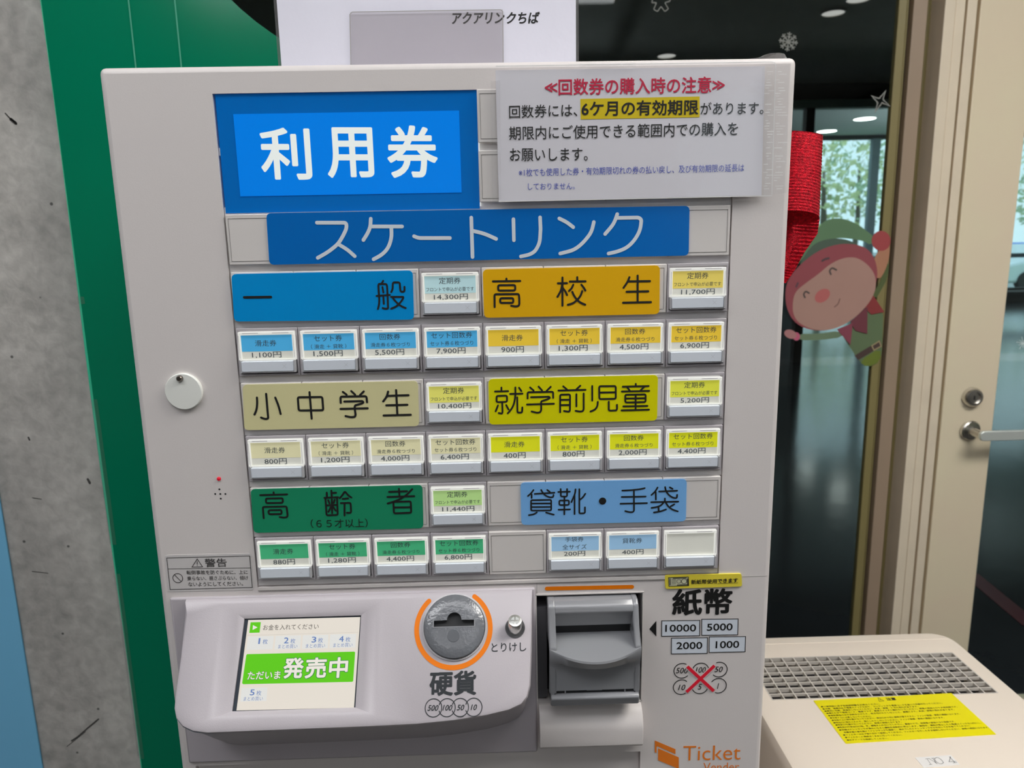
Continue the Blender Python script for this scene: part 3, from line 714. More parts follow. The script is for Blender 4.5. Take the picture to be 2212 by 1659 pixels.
def std(c, r, kind, rgb, price):
    pw = {'1': .0}
    if kind == 'k': ln = [('滑走券', 13.8, 29.3, 8.6, 13.2)]
    if kind == 's': ln = [('セット券', 11.8, 32.2, 6.0, 10.5), ('（ 滑走 ＋ 貸靴 ）', 9.2, 35.0, 12.6, 15.9)]
    if kind == 'n': ln = [('回数券', 14.6, 29.6, 6.0, 10.3), ('滑走券６枚つづり', 7.8, 36.4, 12.4, 15.6)]
    if kind == 'm': ln = [('セット回数券', 7.2, 37.2, 5.8, 10.2), ('セット券６枚つづり', 6.2, 37.8, 12.2, 15.6)]
    w = {4: 16.6, 6: 21.3}[len(price)]; c0 = 21.6 if kind == 'k' else 21.3
    button(c, r, rgb, ln, (price, c0 - w/2, c0 + w/2, 17.3, 21.9))
def teiki(c, r, rgb, price):
    w = 24.6 if len(price) == 7 else 21.5
    button(c, r, rgb, [('定期券', 14.4, 30.0, 6.0, 10.6), ('フロントで申込が必要です', 5.0, 39.4, 12.9, 15.9)], (price, 22.6 - w/2, 22.6 + w/2, 17.9, 22.2), split=17.3, dv=.6)
for c in range(4, 8):
    for r in (-2, -1): blank(c, r)
for c in range(8): blank(c, 0)
for c in (0, 1, 2, 4, 5, 6): blank(c, 1); blank(c, 3)
for c in (0, 1, 2, 4, 5, 6, 7): blank(c, 5)
blank(4, 6)
teiki(3, 1, (184, 218, 222), '14,300円'); teiki(7, 1, (236, 214, 104), '11,700円')
teiki(3, 3, (228, 224, 110), '10,400円'); teiki(7, 3, (224, 226, 72), '5,200円'); teiki(3, 5, (178, 216, 138), '11,440円')
for r, P in ((2, ((BLU, ('1,100円', '1,500円', '5,500円', '7,900円')), (ORG, ('900円', '1,300円', '4,500円', '6,900円')))),
             (4, ((CRM, ('800円', '1,200円', '4,000円', '6,400円')), (YEL, ('400円', '800円', '2,000円', '4,400円')))),
             (6, ((GRN, ('880円', '1,280円', '4,400円', '6,800円')),))):
    for g, (rgb, pr) in enumerate(P):
        for i, p in enumerate(pr): std(g*4 + i, r, 'ksnm'[i], rgb, p)
LB = (150, 190, 222)
button(5, 6, LB, [('手袋券', 14.6, 28.9, 5.4, 9.4), ('全サイズ', 12.4, 31.4, 11.6, 15.6)], ('200円', 13.6, 30.2, 17.2, 21.3))
button(6, 6, LB, [('貸靴券', 14.2, 29.6, 7.6, 11.9)], ('400円', 14.0, 30.8, 17.2, 21.3))
bz = button(7, 6, LB, [], ('', 0, 0, 0, 0), empty=True); bz['label'] = 'lit button with an empty white label'
# thin clear ledge under the last row
MB().box(-.181, .181, -.0006, .001, 1.1553, 1.1575).build('clear_ledge', M_blank, TM)
MB().box(-.181, .181, -.0008, -.0006, 1.1549, 1.1553).build('ledge_edge', M_line, TM)

# big lit sign, upper left
sg = MB().box(-.1798, .0002, .0012, .010, 1.4423, 1.5218).build('lit_sign', mat('sign_deep_blue', (0, 88, 160), .12, emis=.25, spec=.35), TM, label='backlit blue sign reading 利用券')
MB().box(-.1684, -.0124, .0008, .0012, 1.4537, 1.5088).build('sign_panel', mat('sign_bright_blue', (0, 130, 238), .12, emis=.6, spec=.35), sg)
k = Ink(Pl((0, .0007, 0)), 0, (440, 120, 3.318))
k.text('利', 405, 705, 770, 705, 375, .022, 5); k.text('用', 880, 697, 1217, 697, 365, .022, 5); k.text('券', 1313, 690, 1677, 690, 378, .022, 5)
k.build('lettering', mat('lit_white', (236, 242, 238), .3, emis=.78), sg)
MB().box(.0004, .0012, -.001, .010, 1.444, 1.5215).build('light_gap', mat('lit_gap', (240, 242, 240), .4, emis=.6), TM, label='bright sliver of light beside the sign')

# row header plates
def plate(c4, rgb, label, rough=.22):
    cs = [FRONT.uv(*p) for p in c4]
    return quadslab(FRONT, cs, .0035, .0012, .0021).build('header_plate', mat('plate_%d_%d_%d' % rgb, rgb, rough, var=.02, spec=.3, bump=.12, bscale=60), TM, label=label)
PK = Pl((0, -.0021, 0))
def ink_on(p, crop, strokes, w, m=M_black, name='lettering', extra=None):
    k = Ink(PK, .0002, crop); k.wk = 1.14; k.strokes(strokes, w)
    if extra: extra(k)
    return k.build(name, m, p)
p = plate([(577, 461), (1488, 445), (1486, 552), (584, 572)], (0, 82, 150), 'deep blue header plate reading スケートリンク')
k = Ink(PK, .0002, (440, 120, 3.318))
k.strokes('812,1198 1024,1198 1024,1240 1000,1290 965,1350 890,1410 818,1450;962,1350 1030,1390 1083,1438;1198,1170 1195,1230 1172,1280 1145,1322;1208,1225 1422,1225;1345,1228 1348,1310 1320,1385 1275,1430 1218,1460;1508,1295 1540,1308 1765,1308;1918,1162 1927,1444;1922,1255 2010,1275 2096,1314', 26)
k.c = (1000, 100, 2.989)
k.strokes('326,1117 329,1252;498,1105 501,1180 496,1270 465,1325 430,1345 374,1357;622,1112 670,1135 712,1168;845,1135 830,1200 780,1265 720,1315 628,1338;996,1084 975,1145 918,1212;992,1108 1135,1106 1152,1120 1145,1185 1110,1250 1060,1300 1000,1325 940,1338', 23)
k.build('lettering', mat('plate_white', (188, 196, 202), .3), p)
p = plate([(502, 592), (892, 584), (895, 690), (508, 694)], (0, 114, 172), 'sky blue header plate reading 一般')
k = Ink(PK, .0002, (480, 560, 3.607)); k.wk = 1.12; k.strokes('172,297 380,294', 18)
k.c = (790, 590, 16.59)
k.strokes('625,275 600,330 560,375;440,1280 480,1130 490,950 470,700 455,440 470,385 740,390 765,450 785,800 800,1180 805,1260 740,1275 680,1270 610,1250;600,500 635,690;390,815 865,780;635,850 650,1100;918,675 965,580 975,330 1220,330 1235,560 1250,665 1390,665 1390,490;910,850 1350,850 1345,900 1270,1020 1150,1150 1040,1220 915,1270;960,860 1030,970 1180,1120 1290,1190 1435,1250', 62)
k.build('lettering', M_black, p)
p = plate([(1043, 582), (1424, 573), (1423, 678), (1046, 686)], (208, 158, 14), 'amber header plate reading 高校生')
ink_on(p, (1050, 570, 5.821), '86,220 428,214;256,186 256,212;152,268 366,266 366,334 152,336 152,268;108,542 106,382 412,378 418,440 418,510 405,530 370,535 316,526;177,432 342,430 342,490 177,490 177,432;960,172 960,525;903,244 1016,242;958,252 945,330 898,414;962,300 1000,350 1018,392;1053,222 1250,219;1146,168 1146,216;1096,262 1075,310 1042,340;1198,262 1225,295 1248,334;1084,352 1105,400 1145,455 1190,490 1246,512;1208,342 1190,400 1145,455 1095,495 1028,514;1802,168 1780,225 1728,300;1795,220 2060,216;1905,148 1905,482;1766,350 2038,344;1722,488 2072,480', 23)
p = plate([(526, 830), (903, 822), (906, 919), (530, 928)], (172, 167, 126), 'beige header plate reading 小中学生')
ink_on(p, (520, 820, 5.672), '200,220 204,290 195,370 170,428;312,174 335,440 338,472 315,482 285,478 250,464;424,220 465,320 490,420;844,154 870,478;700,216 1000,212 1012,374 712,378 700,216;1252,150 1298,184;1355,140 1402,184;1508,144 1462,190;1226,284 1222,208 1540,202 1548,276;1270,268 1490,262 1505,275 1490,290 1400,315 1396,345 1408,430 1400,455 1350,460 1286,446;1224,358 1556,350;1806,146 1790,210 1746,266;1800,198 2056,190;1904,128 1920,432;1784,314 2042,307;1752,438 2084,430', 23)
p = plate([(1055, 818), (1420, 809), (1418, 907), (1057, 916)], (176, 172, 4), 'yellow-green header plate reading 就学前児童')
ink_on(p, (1050, 810, 5.978), '116,212 284,208;198,162 198,206;136,270 270,266 270,346 136,350 136,270;208,360 212,480 205,498 164,490;154,392 124,468;260,388 290,444;310,244 470,240;378,160 378,290 355,390 320,450 280,494;402,288 404,470 410,485 465,485 468,418;426,164 456,208;568,160 614,200;678,150 722,198;834,152 782,204;536,302 536,222 866,216 866,294;580,286 810,280 826,290 800,310 710,340 710,370 712,450 700,480 660,488 588,470;528,380 876,370;996,146 1044,186;1216,138 1168,182;934,200 1284,190;956,480 956,254 1084,250 1082,460 1068,474 1006,464;960,320 1080,318;960,388 1080,386;1166,248 1166,404;1260,238 1260,440 1250,466 1212,472 1156,462;1370,142 1370,330;1460,144 1674,142 1674,306 1462,310 1460,144;1464,226 1672,222;1442,346 1438,400 1410,445 1348,470;1584,344 1584,450 1600,460 1680,456 1690,440 1690,384;1932,114 1932,146;1764,150 2098,142;1820,156 1858,204;2040,152 1992,200;1752,212 2106,204;1796,254 2060,250 2058,348 1798,354 1796,254;1800,302 2056,298;1930,252 1930,450;1772,404 2082,398;1748,456 2102,446', 21)
p = plate([(543, 1055), (913, 1046), (915, 1139), (550, 1149)], (22, 108, 76), 'dark green header plate reading 高齢者')
def kx(k): k.text('（６５才以上）', 765, 500, 1480, 490, 112, 0, 3)
ink_on(p, (540, 1045, 5.821), '130,142 468,132;298,106 300,130;200,184 412,180 414,238 204,242 200,184;174,432 162,290 462,284 474,400 465,418 430,424 374,416;234,332 396,328 400,378 238,382 234,332;966,110 970,166;1024,86 1030,164;1034,114 1084,112;936,176 1108,168;950,184 964,396 1104,390 1096,180;984,206 1000,246;1066,200 1054,240;1030,194 1034,368;966,270 1094,264;1022,280 988,352;1040,280 1078,336;1130,180 1165,140 1194,92 1230,140 1276,172;1166,188 1234,182;1144,242 1266,238 1272,350 1264,364 1220,364;1190,246 1190,398;1874,62 1880,156;1750,100 1976,92;1728,164 2066,154;2040,66 1960,150 1850,210 1732,246;1808,226 2022,220 2028,362 1812,370 1804,240;1816,296 2020,292', 21, M_black, extra=kx)
p = plate([(1124, 1041), (1482, 1033), (1480, 1124), (1126, 1132)], (104, 154, 202), 'light blue header plate reading 貸靴・手袋')
def kd(k): k.disc(1100, 315, 48)
ink_on(p, (1120, 1030, 6.06), '196,172 165,215 124,250;172,230 172,276;212,222 470,206;296,170 325,220 370,255 420,268 455,262 458,236;376,170 410,196;164,304 428,300 428,438 166,440 164,304;166,348 426,346;166,394 426,392;240,464 200,490 136,500;362,466 410,480 462,494;520,196 672,192;552,158 554,256 636,256 636,158;600,256 600,490;534,308 660,306 660,366 534,368 534,308;524,428 674,424;746,162 740,220 692,330;734,230 734,486;796,160 796,470 806,476 870,474 870,398;874,220 840,270 806,296;1358,178 1480,172 1590,160 1652,146;1350,262 1664,256;1334,350 1682,342;1510,172 1512,440 1500,458 1460,462 1396,446;1820,138 1790,190 1740,236;1796,200 1798,296;1918,132 1930,190 1970,240 2020,272 2072,278 2076,234;1840,190 2076,180;1980,136 2016,156;1916,282 1916,316;1736,330 2090,322;1900,330 1870,370 1810,394 1740,404;1832,396 1834,446;1772,464 1860,450 1930,424;1924,330 1960,390 2020,430 2084,450;2038,358 1990,384', 19, M_black, extra=kd)

# left side: key cover disc, lamp, speaker holes, warning label
dc = FRONT.W(398.5, 845); r = .01365
kc = MB().lathe([(r, 0), (r, .0018), (r - .0006, .0024), (1e-5, .0026)], dc, (0, -1, 0), 40).build('key_cover', mat('white_disc', (190, 191, 186), .3, emis=0), TM, smooth=True, label='round white swivelling lock cover')
sc = FRONT.W(392, 816); MB().lathe([(.0024, .002), (.0024, .0036), (.0016, .0046), (1e-5, .0047)], sc, (0, -1, 0), 16).build('screw', mat('dark_screw', (105, 100, 95), .3, metal=1), kc, smooth=True)
ld = FRONT.W(473, 1034); MB().lathe([(.0016, 0), (.0015, .0006), (.0009, .0012), (1e-5, .0014)], ld, (0, -1, 0), 14).build('indicator_lamp', mat('red_lamp', (190, 15, 40), .2, emis=.5), TM, smooth=True, label='tiny red indicator lamp')
for px, py in ((474, 1057), (465, 1067), (476, 1067), (487, 1067), (477, 1077)):
    q = FRONT.W(px, py); MB().lathe([(.00075, .0001), (1e-5, .0001)], q, (0, -1, 0), 10, False).build('speaker_hole', M_dark, TM)
C8 = (340, 1010, 3.03)
wl = quadslab(FRONT, [FRONT.uv(340 + x/3.03, 1010 + y/3.03) for x, y in ((50, 573), (612, 560), (632, 800), (72, 812))], .002, 0, .00025).build('warning_label', mat('warning_film', (164, 161, 160), .3), TM, label='grey warning label with black outline')
k = Ink(FRONT, .0004, C8)
k.line([(62, 590), (605, 577), (622, 783), (85, 797)], 4, 0, True); k.line([(70, 662), (612, 655)], 3, 0)
k.line([(262, 597), (228, 650), (297, 648)], 4.5, 0, True); k.line([(262, 614), (262, 632)], 5, 0); k.disc(262, 641, 3)
k.circle(135, 722, 32, 4.5); k.line([(113, 700), (158, 745)], 4.5, 0)
k.text('警告', 312, 623, 455, 620, 56, .012)
k.text('転倒事故を防ぐために、上に', 192, 685, 592, 683, 28, .008, 2); k.text('乗らない、揺さぶらない、傾け', 197, 724, 595, 720, 28, .008, 2); k.text('ないようにしてください。', 203, 763, 562, 758, 28, .008, 2)
k.build('lettering', mat('warning_ink', (50, 48, 48), .4), wl)

# right side print
C4 = (1360, 1230, 3.868)
def fuv(x, y, c=C4): return FRONT.uv(c[0] + x/c[2], c[1] + y/c[2])
k = Ink(FRONT, .0003, C4)
k.text('紙幣', 355, 274, 858, 266, 222, .030, 4)
k.poly([(165, 495), (223, 428), (223, 560)][::-1])
for a in (((268, 428), (586, 424), (584, 553), (267, 557)), ((602, 415), (906, 412), (903, 544), (602, 549)), ((349, 573), (650, 569), (648, 700), (348, 704)), ((665, 562), (968, 559), (964, 686), (664, 692))): k.line(list(a), 6, 0, True)
for s_, a, yy, b_ in (('10000', 297, 491, 555), ('5000', 645, 482, 860), ('2000', 390, 637, 607), ('1000', 718, 628, 915)): k.text(s_, a, yy, b_, yy - 4, 60, .022, 3)
for cx, cy, a0, a1 in ((437, 845, 60, 315), (593, 842, 15, 165), (593, 842, 195, 240), (747, 835, -135, 110), (432, 982, 50, 300), (587, 975, 205, 335), (740, 970, -110, 145)): k.circle(cx, cy, 67, 7, a0, a1)
for s_, a, yy, b_ in (('500', 385, 843, 487), ('100', 550, 838, 637), ('50', 708, 833, 778), ('10', 405, 984, 466), ('5', 568, 979, 604), ('1', 730, 973, 746)): k.text(s_, a, yy, b_, yy, 47, .005, 3, .25)
k.build('lettering', M_black, TM, label='black banknote printing')
k = Ink(FRONT, .0002, C4)
for a in (((268, 428), (586, 424), (584, 553), (267, 557)), ((602, 415), (906, 412), (903, 544), (602, 549)), ((349, 573), (650, 569), (648, 700), (348, 704)), ((665, 562), (968, 559), (964, 686), (664, 692))): k.poly(list(a)[::-1])
k.build('value_box', mat('pale_box_print', (178, 184, 192), .4), TM)
k = Ink(FRONT, .0005, C4); k.line([(482, 812), (700, 1008)], 44, 0, caps=False); k.line([(705, 806), (478, 1014)], 44, 0, caps=False); k.build('cross_outline', M_house, TM)
k = Ink(FRONT, .0007, C4); k.line([(480, 808), (702, 1012)], 28, 0, caps=False); k.line([(708, 800), (474, 1020)], 28, 0, caps=False); k.build('red_cross', mat('red_print', (186, 26, 44), .4), TM, label='red cross over the coin values')
k = Ink(FRONT, .0003, C4)
k.poly([(210, 1427), (383, 1500), (383, 1542), (232, 1476), (225, 1480), (225, 1534), (210, 1524)][::-1]); k.poly([(237, 1492), (410, 1568), (410, 1665), (237, 1592)][::-1])
k.text('Ticket', 447, 1536, 927, 1526, 122, -.004, 5); k.text('Vender', 615, 1650, 915, 1645, 70, -.004, 4)
k.build('emblem', mat('emblem_orange', (222, 120, 36), .4), TM, label='orange two-flag ticket emblem with lettering')
st = quadslab(FRONT, [fuv(*q) for q in ((292, 45), (932, 31), (936, 137), (298, 158))], .0018, -.0001, .0011).build('yellow_sticker', mat('yellow_film', (208, 192, 62), .25), TM, label='small yellow sticker about new banknotes')
k = Ink(FRONT, .0014, C4)
k.text('新紙幣使用', 510, 99, 725, 92, 38, .018, 2); k.text('できます', 730, 90, 900, 84, 36, .032, 2); k.line([(730, 113), (900, 105)], 3, 0)
k.line([(322, 62), (488, 57), (490, 128), (325, 134)], 5, 0, True)
k.circle(408, 93, 17, 3); k.circle(452, 92, 22, 4); 
for yy in (78, 90, 102, 114): k.line([(350, yy), (382, yy - 1)], 3, 0)
for xx in (330, 338, 478, 484): k.line([(xx, 70), (xx + 1, 124)], 4, 0)
k.line([(360, 68), (470, 64)], 5, 0); k.line([(395, 124), (475, 121)], 6, 0)
k.build('lettering', M_black, st)
k = Ink(FRONT, .0012, C4); k.poly([(322, 62), (488, 57), (490, 128), (325, 134)][::-1]); k.build('note_picture', mat('note_grey', (165, 165, 140), .4), st)
# orange bar above banknote unit
k = Ink(FRONT, .0003, (860, 1240, 3.95)); k.line([(1270, 123), (1995, 108)], 36, 0); k.build('orange_bar', M_orange, TM)
# thin light rim round the banknote opening
m = MB(); a, b_, q, d = .0360, .1218, 1.0490, 1.1448
for bx_ in ((a, b_, d - .0006, d + .0004), (a, b_, q - .0004, q + .0006), (a - .0002, a + .0008, q, d), (b_ - .0008, b_ + .0002, q, d)): m.box(bx_[0], bx_[1], -.0006, .002, bx_[2], bx_[3])
m.build('opening_rim', M_blank, TM)

# banknote unit
bx0, bx1 = .0450, .1160
BU = MB().box(bx0 + .002, bx1 - .002, .001, .018, 1.053, 1.142).build('banknote_unit', M_grey, TM, bevel=.001, label='grey glossy banknote slot unit')
for s0, s1 in ((bx0, bx0 + .0058), (bx1 - .0048, bx1)):
    MB().prism_x([(.018, 1.1427), (-.006, 1.1427), (-.0105, 1.1390), (-.0145, 1.1240), (-.0228, 1.1112), (-.0225, 1.1060), (-.0195, 1.0960), (-.0188, 1.0700), (.018, 1.0700)], s0, s1).build('side_cheek', M_grey, BU, bevel=.0012, bseg=3)
MB().prism_x([(.018, 1.1424), (-.006, 1.1424), (-.0105, 1.1388), (-.0116, 1.1345), (-.0060, 1.1270), (-.0042, 1.1195), (.006, 1.1165), (.018, 1.1165)], bx0 + .005, bx1 - .004).build('hood', M_grey, BU, bevel=.001, bseg=3)
MB().box(bx0 + .005, bx1 - .004, .0005, .010, 1.1110, 1.1172).build('note_slot', M_dark, BU)
xc = (bx0 + bx1)/2; hw = (bx1 - bx0)/2
lps = []
NS = 20
for i in range(NS + 1):
    x = bx0 + (bx1 - bx0)*i/NS; t_ = (x - xc)/hw; b = (1 - t_*t_)*.0090
    lps.append([(x, .012, 1.1118), (x, .000, 1.1112), (x, -.012 - b*.4, 1.1112 - b*.25), (x, -.0225 - b, 1.1108 - b*.70), (x, -.0230 - b, 1.1092 - b*.70), (x, -.0212 - b*.7, 1.1010 - b*.55), (x, -.0195 - b*.15, 1.0960), (x, -.0186, 1.0860), (x, -.0186, 1.0725), (x, .012, 1.0725)])
MB().loops(lps).build('note_tray', M_grey, BU, smooth=True, label='curved grey tray lip')
lps = []
for i in range(9):
    x = xc - .009 + .018*i/8; t_ = (i - 4)/4; b2 = (1 - t_*t_)
    lps.append([(x, -.0175, 1.0975), (x, -.0228 - .003*b2, 1.0965), (x, -.0215 - .003*b2, 1.0925 - .0018*b2), (x, -.0175, 1.0900)])
MB().loops(lps).build('thumb_tab', M_grey, BU, smooth=True)
MB().box(bx0 + .0035, bx1 - .003, -.0165, .01, 1.0688, 1.0728).build('lower_slot', M_dark, BU)
for xx in (bx0 + .012, bx1 - .012): MB().box(xx, xx + .001, -.0180, -.01, 1.0688, 1.0728).build('slot_rib', M_grey, BU)
MB().box(xc - .006, xc + .006, -.0174, -.01, 1.0712, 1.0722).build('slot_rib', M_grey, BU)
MB().prism_x([(.012, 1.0692), (-.0195, 1.0692), (-.0218, 1.0675), (-.0195, 1.0600), (-.012, 1.0565), (.012, 1.0565)], bx0 + .0010, bx1 - .0005).build('bottom_lip', M_grey, BU, bevel=.0012, bseg=3)
for s0, s1 in ((bx0 + .0010, bx0 + .0040), (bx1 - .0035, bx1 - .0005)): MB().box(s0, s1, -.0186, .016, 1.0665, 1.0745).build('slot_end', M_grey, BU)
MB().box(.0372, .0448, .004, .018, 1.052, 1.132).build('side_panel', M_grey_d, BU)
# bulge under the unit
pr = [(.0005, 1.0485)] + [(-.0005 - .0125*math.sin(math.radians(a)), 1.0310 + .0170*math.cos(math.radians(a))) for a in range(0, 91, 10)] + [(-.013, 1.0185), (-.011, 1.0160), (.0005, 1.0150)]
MB().prism_x(pr, .0372, .1208).build('rounded_bulge', M_house, TM, bevel=.001, bseg=2, label='rounded light grey bulge under the banknote unit')
# set-back lower front
MB().box(-.2448, .1210, .004, .0255, .902, 1.0018).build('lower_cover', M_house, TM)

# console with the screen
th = math.atan(.75)
FACE = Pl((0, -.003, 1.152), (1, 0, 0), (0, math.sin(th), math.cos(th)))
CO_px = [(401, 1293), (397, 1330), (388, 1420), (376, 1505), (374, 1530), (378, 1552), (392, 1570), (415, 1581), (445, 1585), (500, 1583), (600, 1579), (700, 1575), (800, 1571), (900, 1566), (980, 1558), (1050, 1547), (1100, 1535), (1127, 1522), (1140, 1505), (1146, 1480), (1149, 1400), (1150, 1272)]
co = [FACE.uv(*p) for p in CO_px]
CNS = MB()
ctr = (sum(p[0] for p in co)/len(co), sum(p[1] for p in co)/len(co))
def off(poly, d):
    out = []
    n = len(poly)
    for i, p in enumerate(poly):
        a = poly[i-1]; b = poly[(i+1) % n]; t_ = Vector((b[0]-a[0], b[1]-a[1])).normalized(); nrm = Vector((-t_.y, t_.x))
        if nrm.dot(Vector((p[0]-ctr[0], p[1]-ctr[1]))) < 0: nrm = -nrm
        out.append((p[0] + nrm.x*d, p[1] + nrm.y*d))
    return out
# face ring: outline -> screen funnel
SC = [(527, 1337), (781, 1329), (767, 1528), (502, 1537)]
SCR = Pl(FACE.P(0, 0, -.0045), FACE.u, FACE.v)
sc_uv = [SCR.uv(*p) for p in SC]
su0 = (sc_uv[0][0] + sc_uv[3][0])/2; su1 = (sc_uv[1][0] + sc_uv[2][0])/2; sv1 = (sc_uv[0][1] + sc_uv[1][1])/2; sv0 = (sc_uv[2][1] + sc_uv[3][1])/2
loops_ = []
inner = off(co, -.0028)
loops_.append(([FACE.P(*p, -.0000) for p in inner]))
loops_.append([FACE.P(*p, -.0009) for p in off(co, -.0008)])
loops_.append([FACE.P(*p, -.0030) for p in off(co, .0002)])
dep = []
for i, p in enumerate(off(co, -.0004)):
    w_ = FACE.P(*p, -.009); 
    dep.append(w_)
loops_.append(dep)
back = []
for p in off(co, -.003):
    w_ = FACE.P(*p, 0); low = max(0, min(1, (1.152 - w_.z)/.08)); back.append(Vector((w_.x, .0005, w_.z - .064*low)))
mid = []
for p, q in zip(dep, back):
    low = max(0, min(1, (1.152 - p.z)/.08)); mid.append(Vector((p.x*.6 + q.x*.4, min(p.y*.5 + q.y*.5, .0), p.z*.49 + q.z*.51)))
loops_.append(mid); loops_.append(back)
CNS.loops(loops_, cap0=False, cap1=False)
# face surface between outline and funnel: bridge by fan
bm_f = bmesh.new()
fu0, fu1, fv0, fv1 = su0 - .017, su1 + .017, sv0 - .0060, sv1 + .0105
inn = [(fu0, fv1), (fu0, fv0), (fu1, fv0), (fu1, fv1)]
ring_out = [bm_f.verts.new(FACE.P(*p)) for p in inner]
ring_in = [bm_f.verts.new(FACE.P(*p)) for p in inn]
eo = [bm_f.edges.new((ring_out[i], ring_out[(i+1) % len(ring_out)])) for i in range(len(ring_out))]
ei = [bm_f.edges.new((ring_in[i], ring_in[(i+1) % 4])) for i in range(4)]
bmesh.ops.triangle_fill(bm_f, use_beauty=True, use_dissolve=False, edges=eo + ei)
bm_f.verts.index_update()
CNS.add([v.co.copy() for v in bm_f.verts], [tuple(v.index for v in f.verts) for f in bm_f.faces]); bm_f.free()
scr_in = [(su0, sv1), (su0, sv0), (su1, sv0), (su1, sv1)]
def mid2(t_): return [(a[0]*(1-t_) + b[0]*t_, a[1]*(1-t_) + b[1]*t_) for a, b in zip(inn, scr_in)]
CNS.loops([[FACE.P(*p, 0) for p in inn], [FACE.P(*p, -.0006) for p in mid2(.3)], [FACE.P(*p, -.0022) for p in mid2(.7)], [FACE.P(*p, -.0042) for p in scr_in], [FACE.P(*p, -.0060) for p in scr_in]], False, False)
con = CNS.build('console', M_house_lo, TM, label='sloping light grey console with touch screen and coin slot')
for p_ in con.data.polygons: p_.use_smooth = True
con.data.set_sharp_from_angle(angle=math.radians(32))
MB().box(-.2495, .036, -.0022, .001, 1.006, 1.1515).build('console_flange', M_house_lo, con, bevel=.002)
# screen
SB = rrect(FACE, su0 - .001, su1 + .001, sv0 - .001, sv1 + .001, .0005, -.0075, -.0055).build('screen_border', mat('screen_black', (40, 45, 52), .2), con)
SP = Pl(FACE.P(0, 0, -.0052), FACE.u, FACE.v)
C2 = (500, 1320, 7.213)
def suv(x, y): return SP.uv(C2[0] + x/C2[2], C2[1] + y/C2[2])
def lit(name, c, es=.82):
    if name in MATS: return MATS[name]
    m = bpy.data.materials.new(name); m.use_nodes = True; MATS[name] = m; b = m.node_tree.nodes['Principled BSDF']
    b.inputs['Base Color'].default_value = (*[v*.1 for v in lin(c)], 1); b.inputs['Roughness'].default_value = .25
    b.inputs['Emission Color'].default_value = (*lin(c), 1); b.inputs['Emission Strength'].default_value = es; return m
scr = thing('x', (0, 0, 0), None, None) if False else None
k = Ink(SP, .0001, C2); k.poly([(262, 140), (2008, 93), (1910, 1505), (78, 1550)][::-1]); disp = k.build('touch_screen', lit('screen_cream', (236, 228, 216)), con, label='lit touch screen with a green banner')
for q in (((262, 398), (662, 388), (640, 596), (232, 606)), ((690, 388), (1085, 378), (1070, 588), (672, 598)), ((1115, 378), (1512, 368), (1500, 578), (1100, 590)), ((1540, 366), (1945, 356), (1930, 568), (1528, 578)), ((160, 1200), (562, 1190), (545, 1400), (140, 1412))):
    k = Ink(SP, .0002, C2); k.poly(list(q)[::-1]); k.build('key_area', lit('screen_key', (232, 232, 228)), disp)
k = Ink(SP, .0003, C2)
k.poly(chaikin([(300, 176), (459, 173), (440, 336), (280, 341)], 0)[::-1]); k.poly([(232, 690), (245, 672), (1915, 632), (1928, 645), (1898, 1090), (1882, 1103), (185, 1140), (168, 1125)][::-1])
k.build('green_banner', lit('screen_green', (96, 208, 6)), disp)
k = Ink(SP, .0004, C2); 
k.text('発', 803, 892, 1135, 885, 345, .060, 4); k.text('売', 1145, 890, 1492, 880, 345, .060, 4); k.text('中', 1515, 885, 1825, 875, 345, .060, 4); k.text('ただいま', 250, 1010, 775, 995, 140, .050, 3)
k.build('letter_outline', lit('screen_teal', (28, 120, 70)), disp)
k = Ink(SP, .0005, C2)
k.text('発', 812, 892, 1127, 885, 325, .032, 4); k.text('売', 1153, 890, 1484, 880, 325, .032, 4); k.text('中', 1523, 885, 1818, 875, 325, .032, 4); k.text('ただいま', 255, 1008, 768, 995, 126, .02, 3)
k.build('white_letters', lit('screen_white', (244, 238, 228)), disp)
k = Ink(SP, .0005, C2); k.poly([(338, 220), (410, 256), (332, 296)][::-1]); k.build('arrow_symbol', lit('screen_white', (244, 238, 228)), disp)
k = Ink(SP, .0005, C2)
k.text('お金を入れてください', 498, 258, 1360, 238, 85, .0, 3); k.build('dark_letters', lit('screen_dark', (70, 66, 62)), disp)
k = Ink(SP, .0005, C2); k.line([(245, 380), (1975, 333)], 2.5, 0, caps=False); k.build('divider', lit('screen_div', (190, 186, 178)), disp)
k = Ink(SP, .0005, C2)
for n_, x, y in (('1', 412, 468), ('2', 822, 458), ('3', 1252, 446), ('4', 1680, 434), ('5', 292, 1268)):
    w_ = 26 if n_ == '1' else 72
    k.text(n_, x + (12 if n_ == '1' else 0), y, x + (12 if n_ == '1' else 0) + w_, y, 92, .02, 3); k.text('枚', x + (78 if n_ == '1' else 100), y + 10, x + (156 if n_ == '1' else 176), y + 8, 78, .0, 3)
for x, y in ((730, 556), (1160, 546), (1588, 534), (192, 1370)): k.text('まとめ買い', x, y, x + 300, y - 6, 62, -.004, 2)
k.build('blue_letters', lit('screen_blue', (100, 130, 190)), disp)
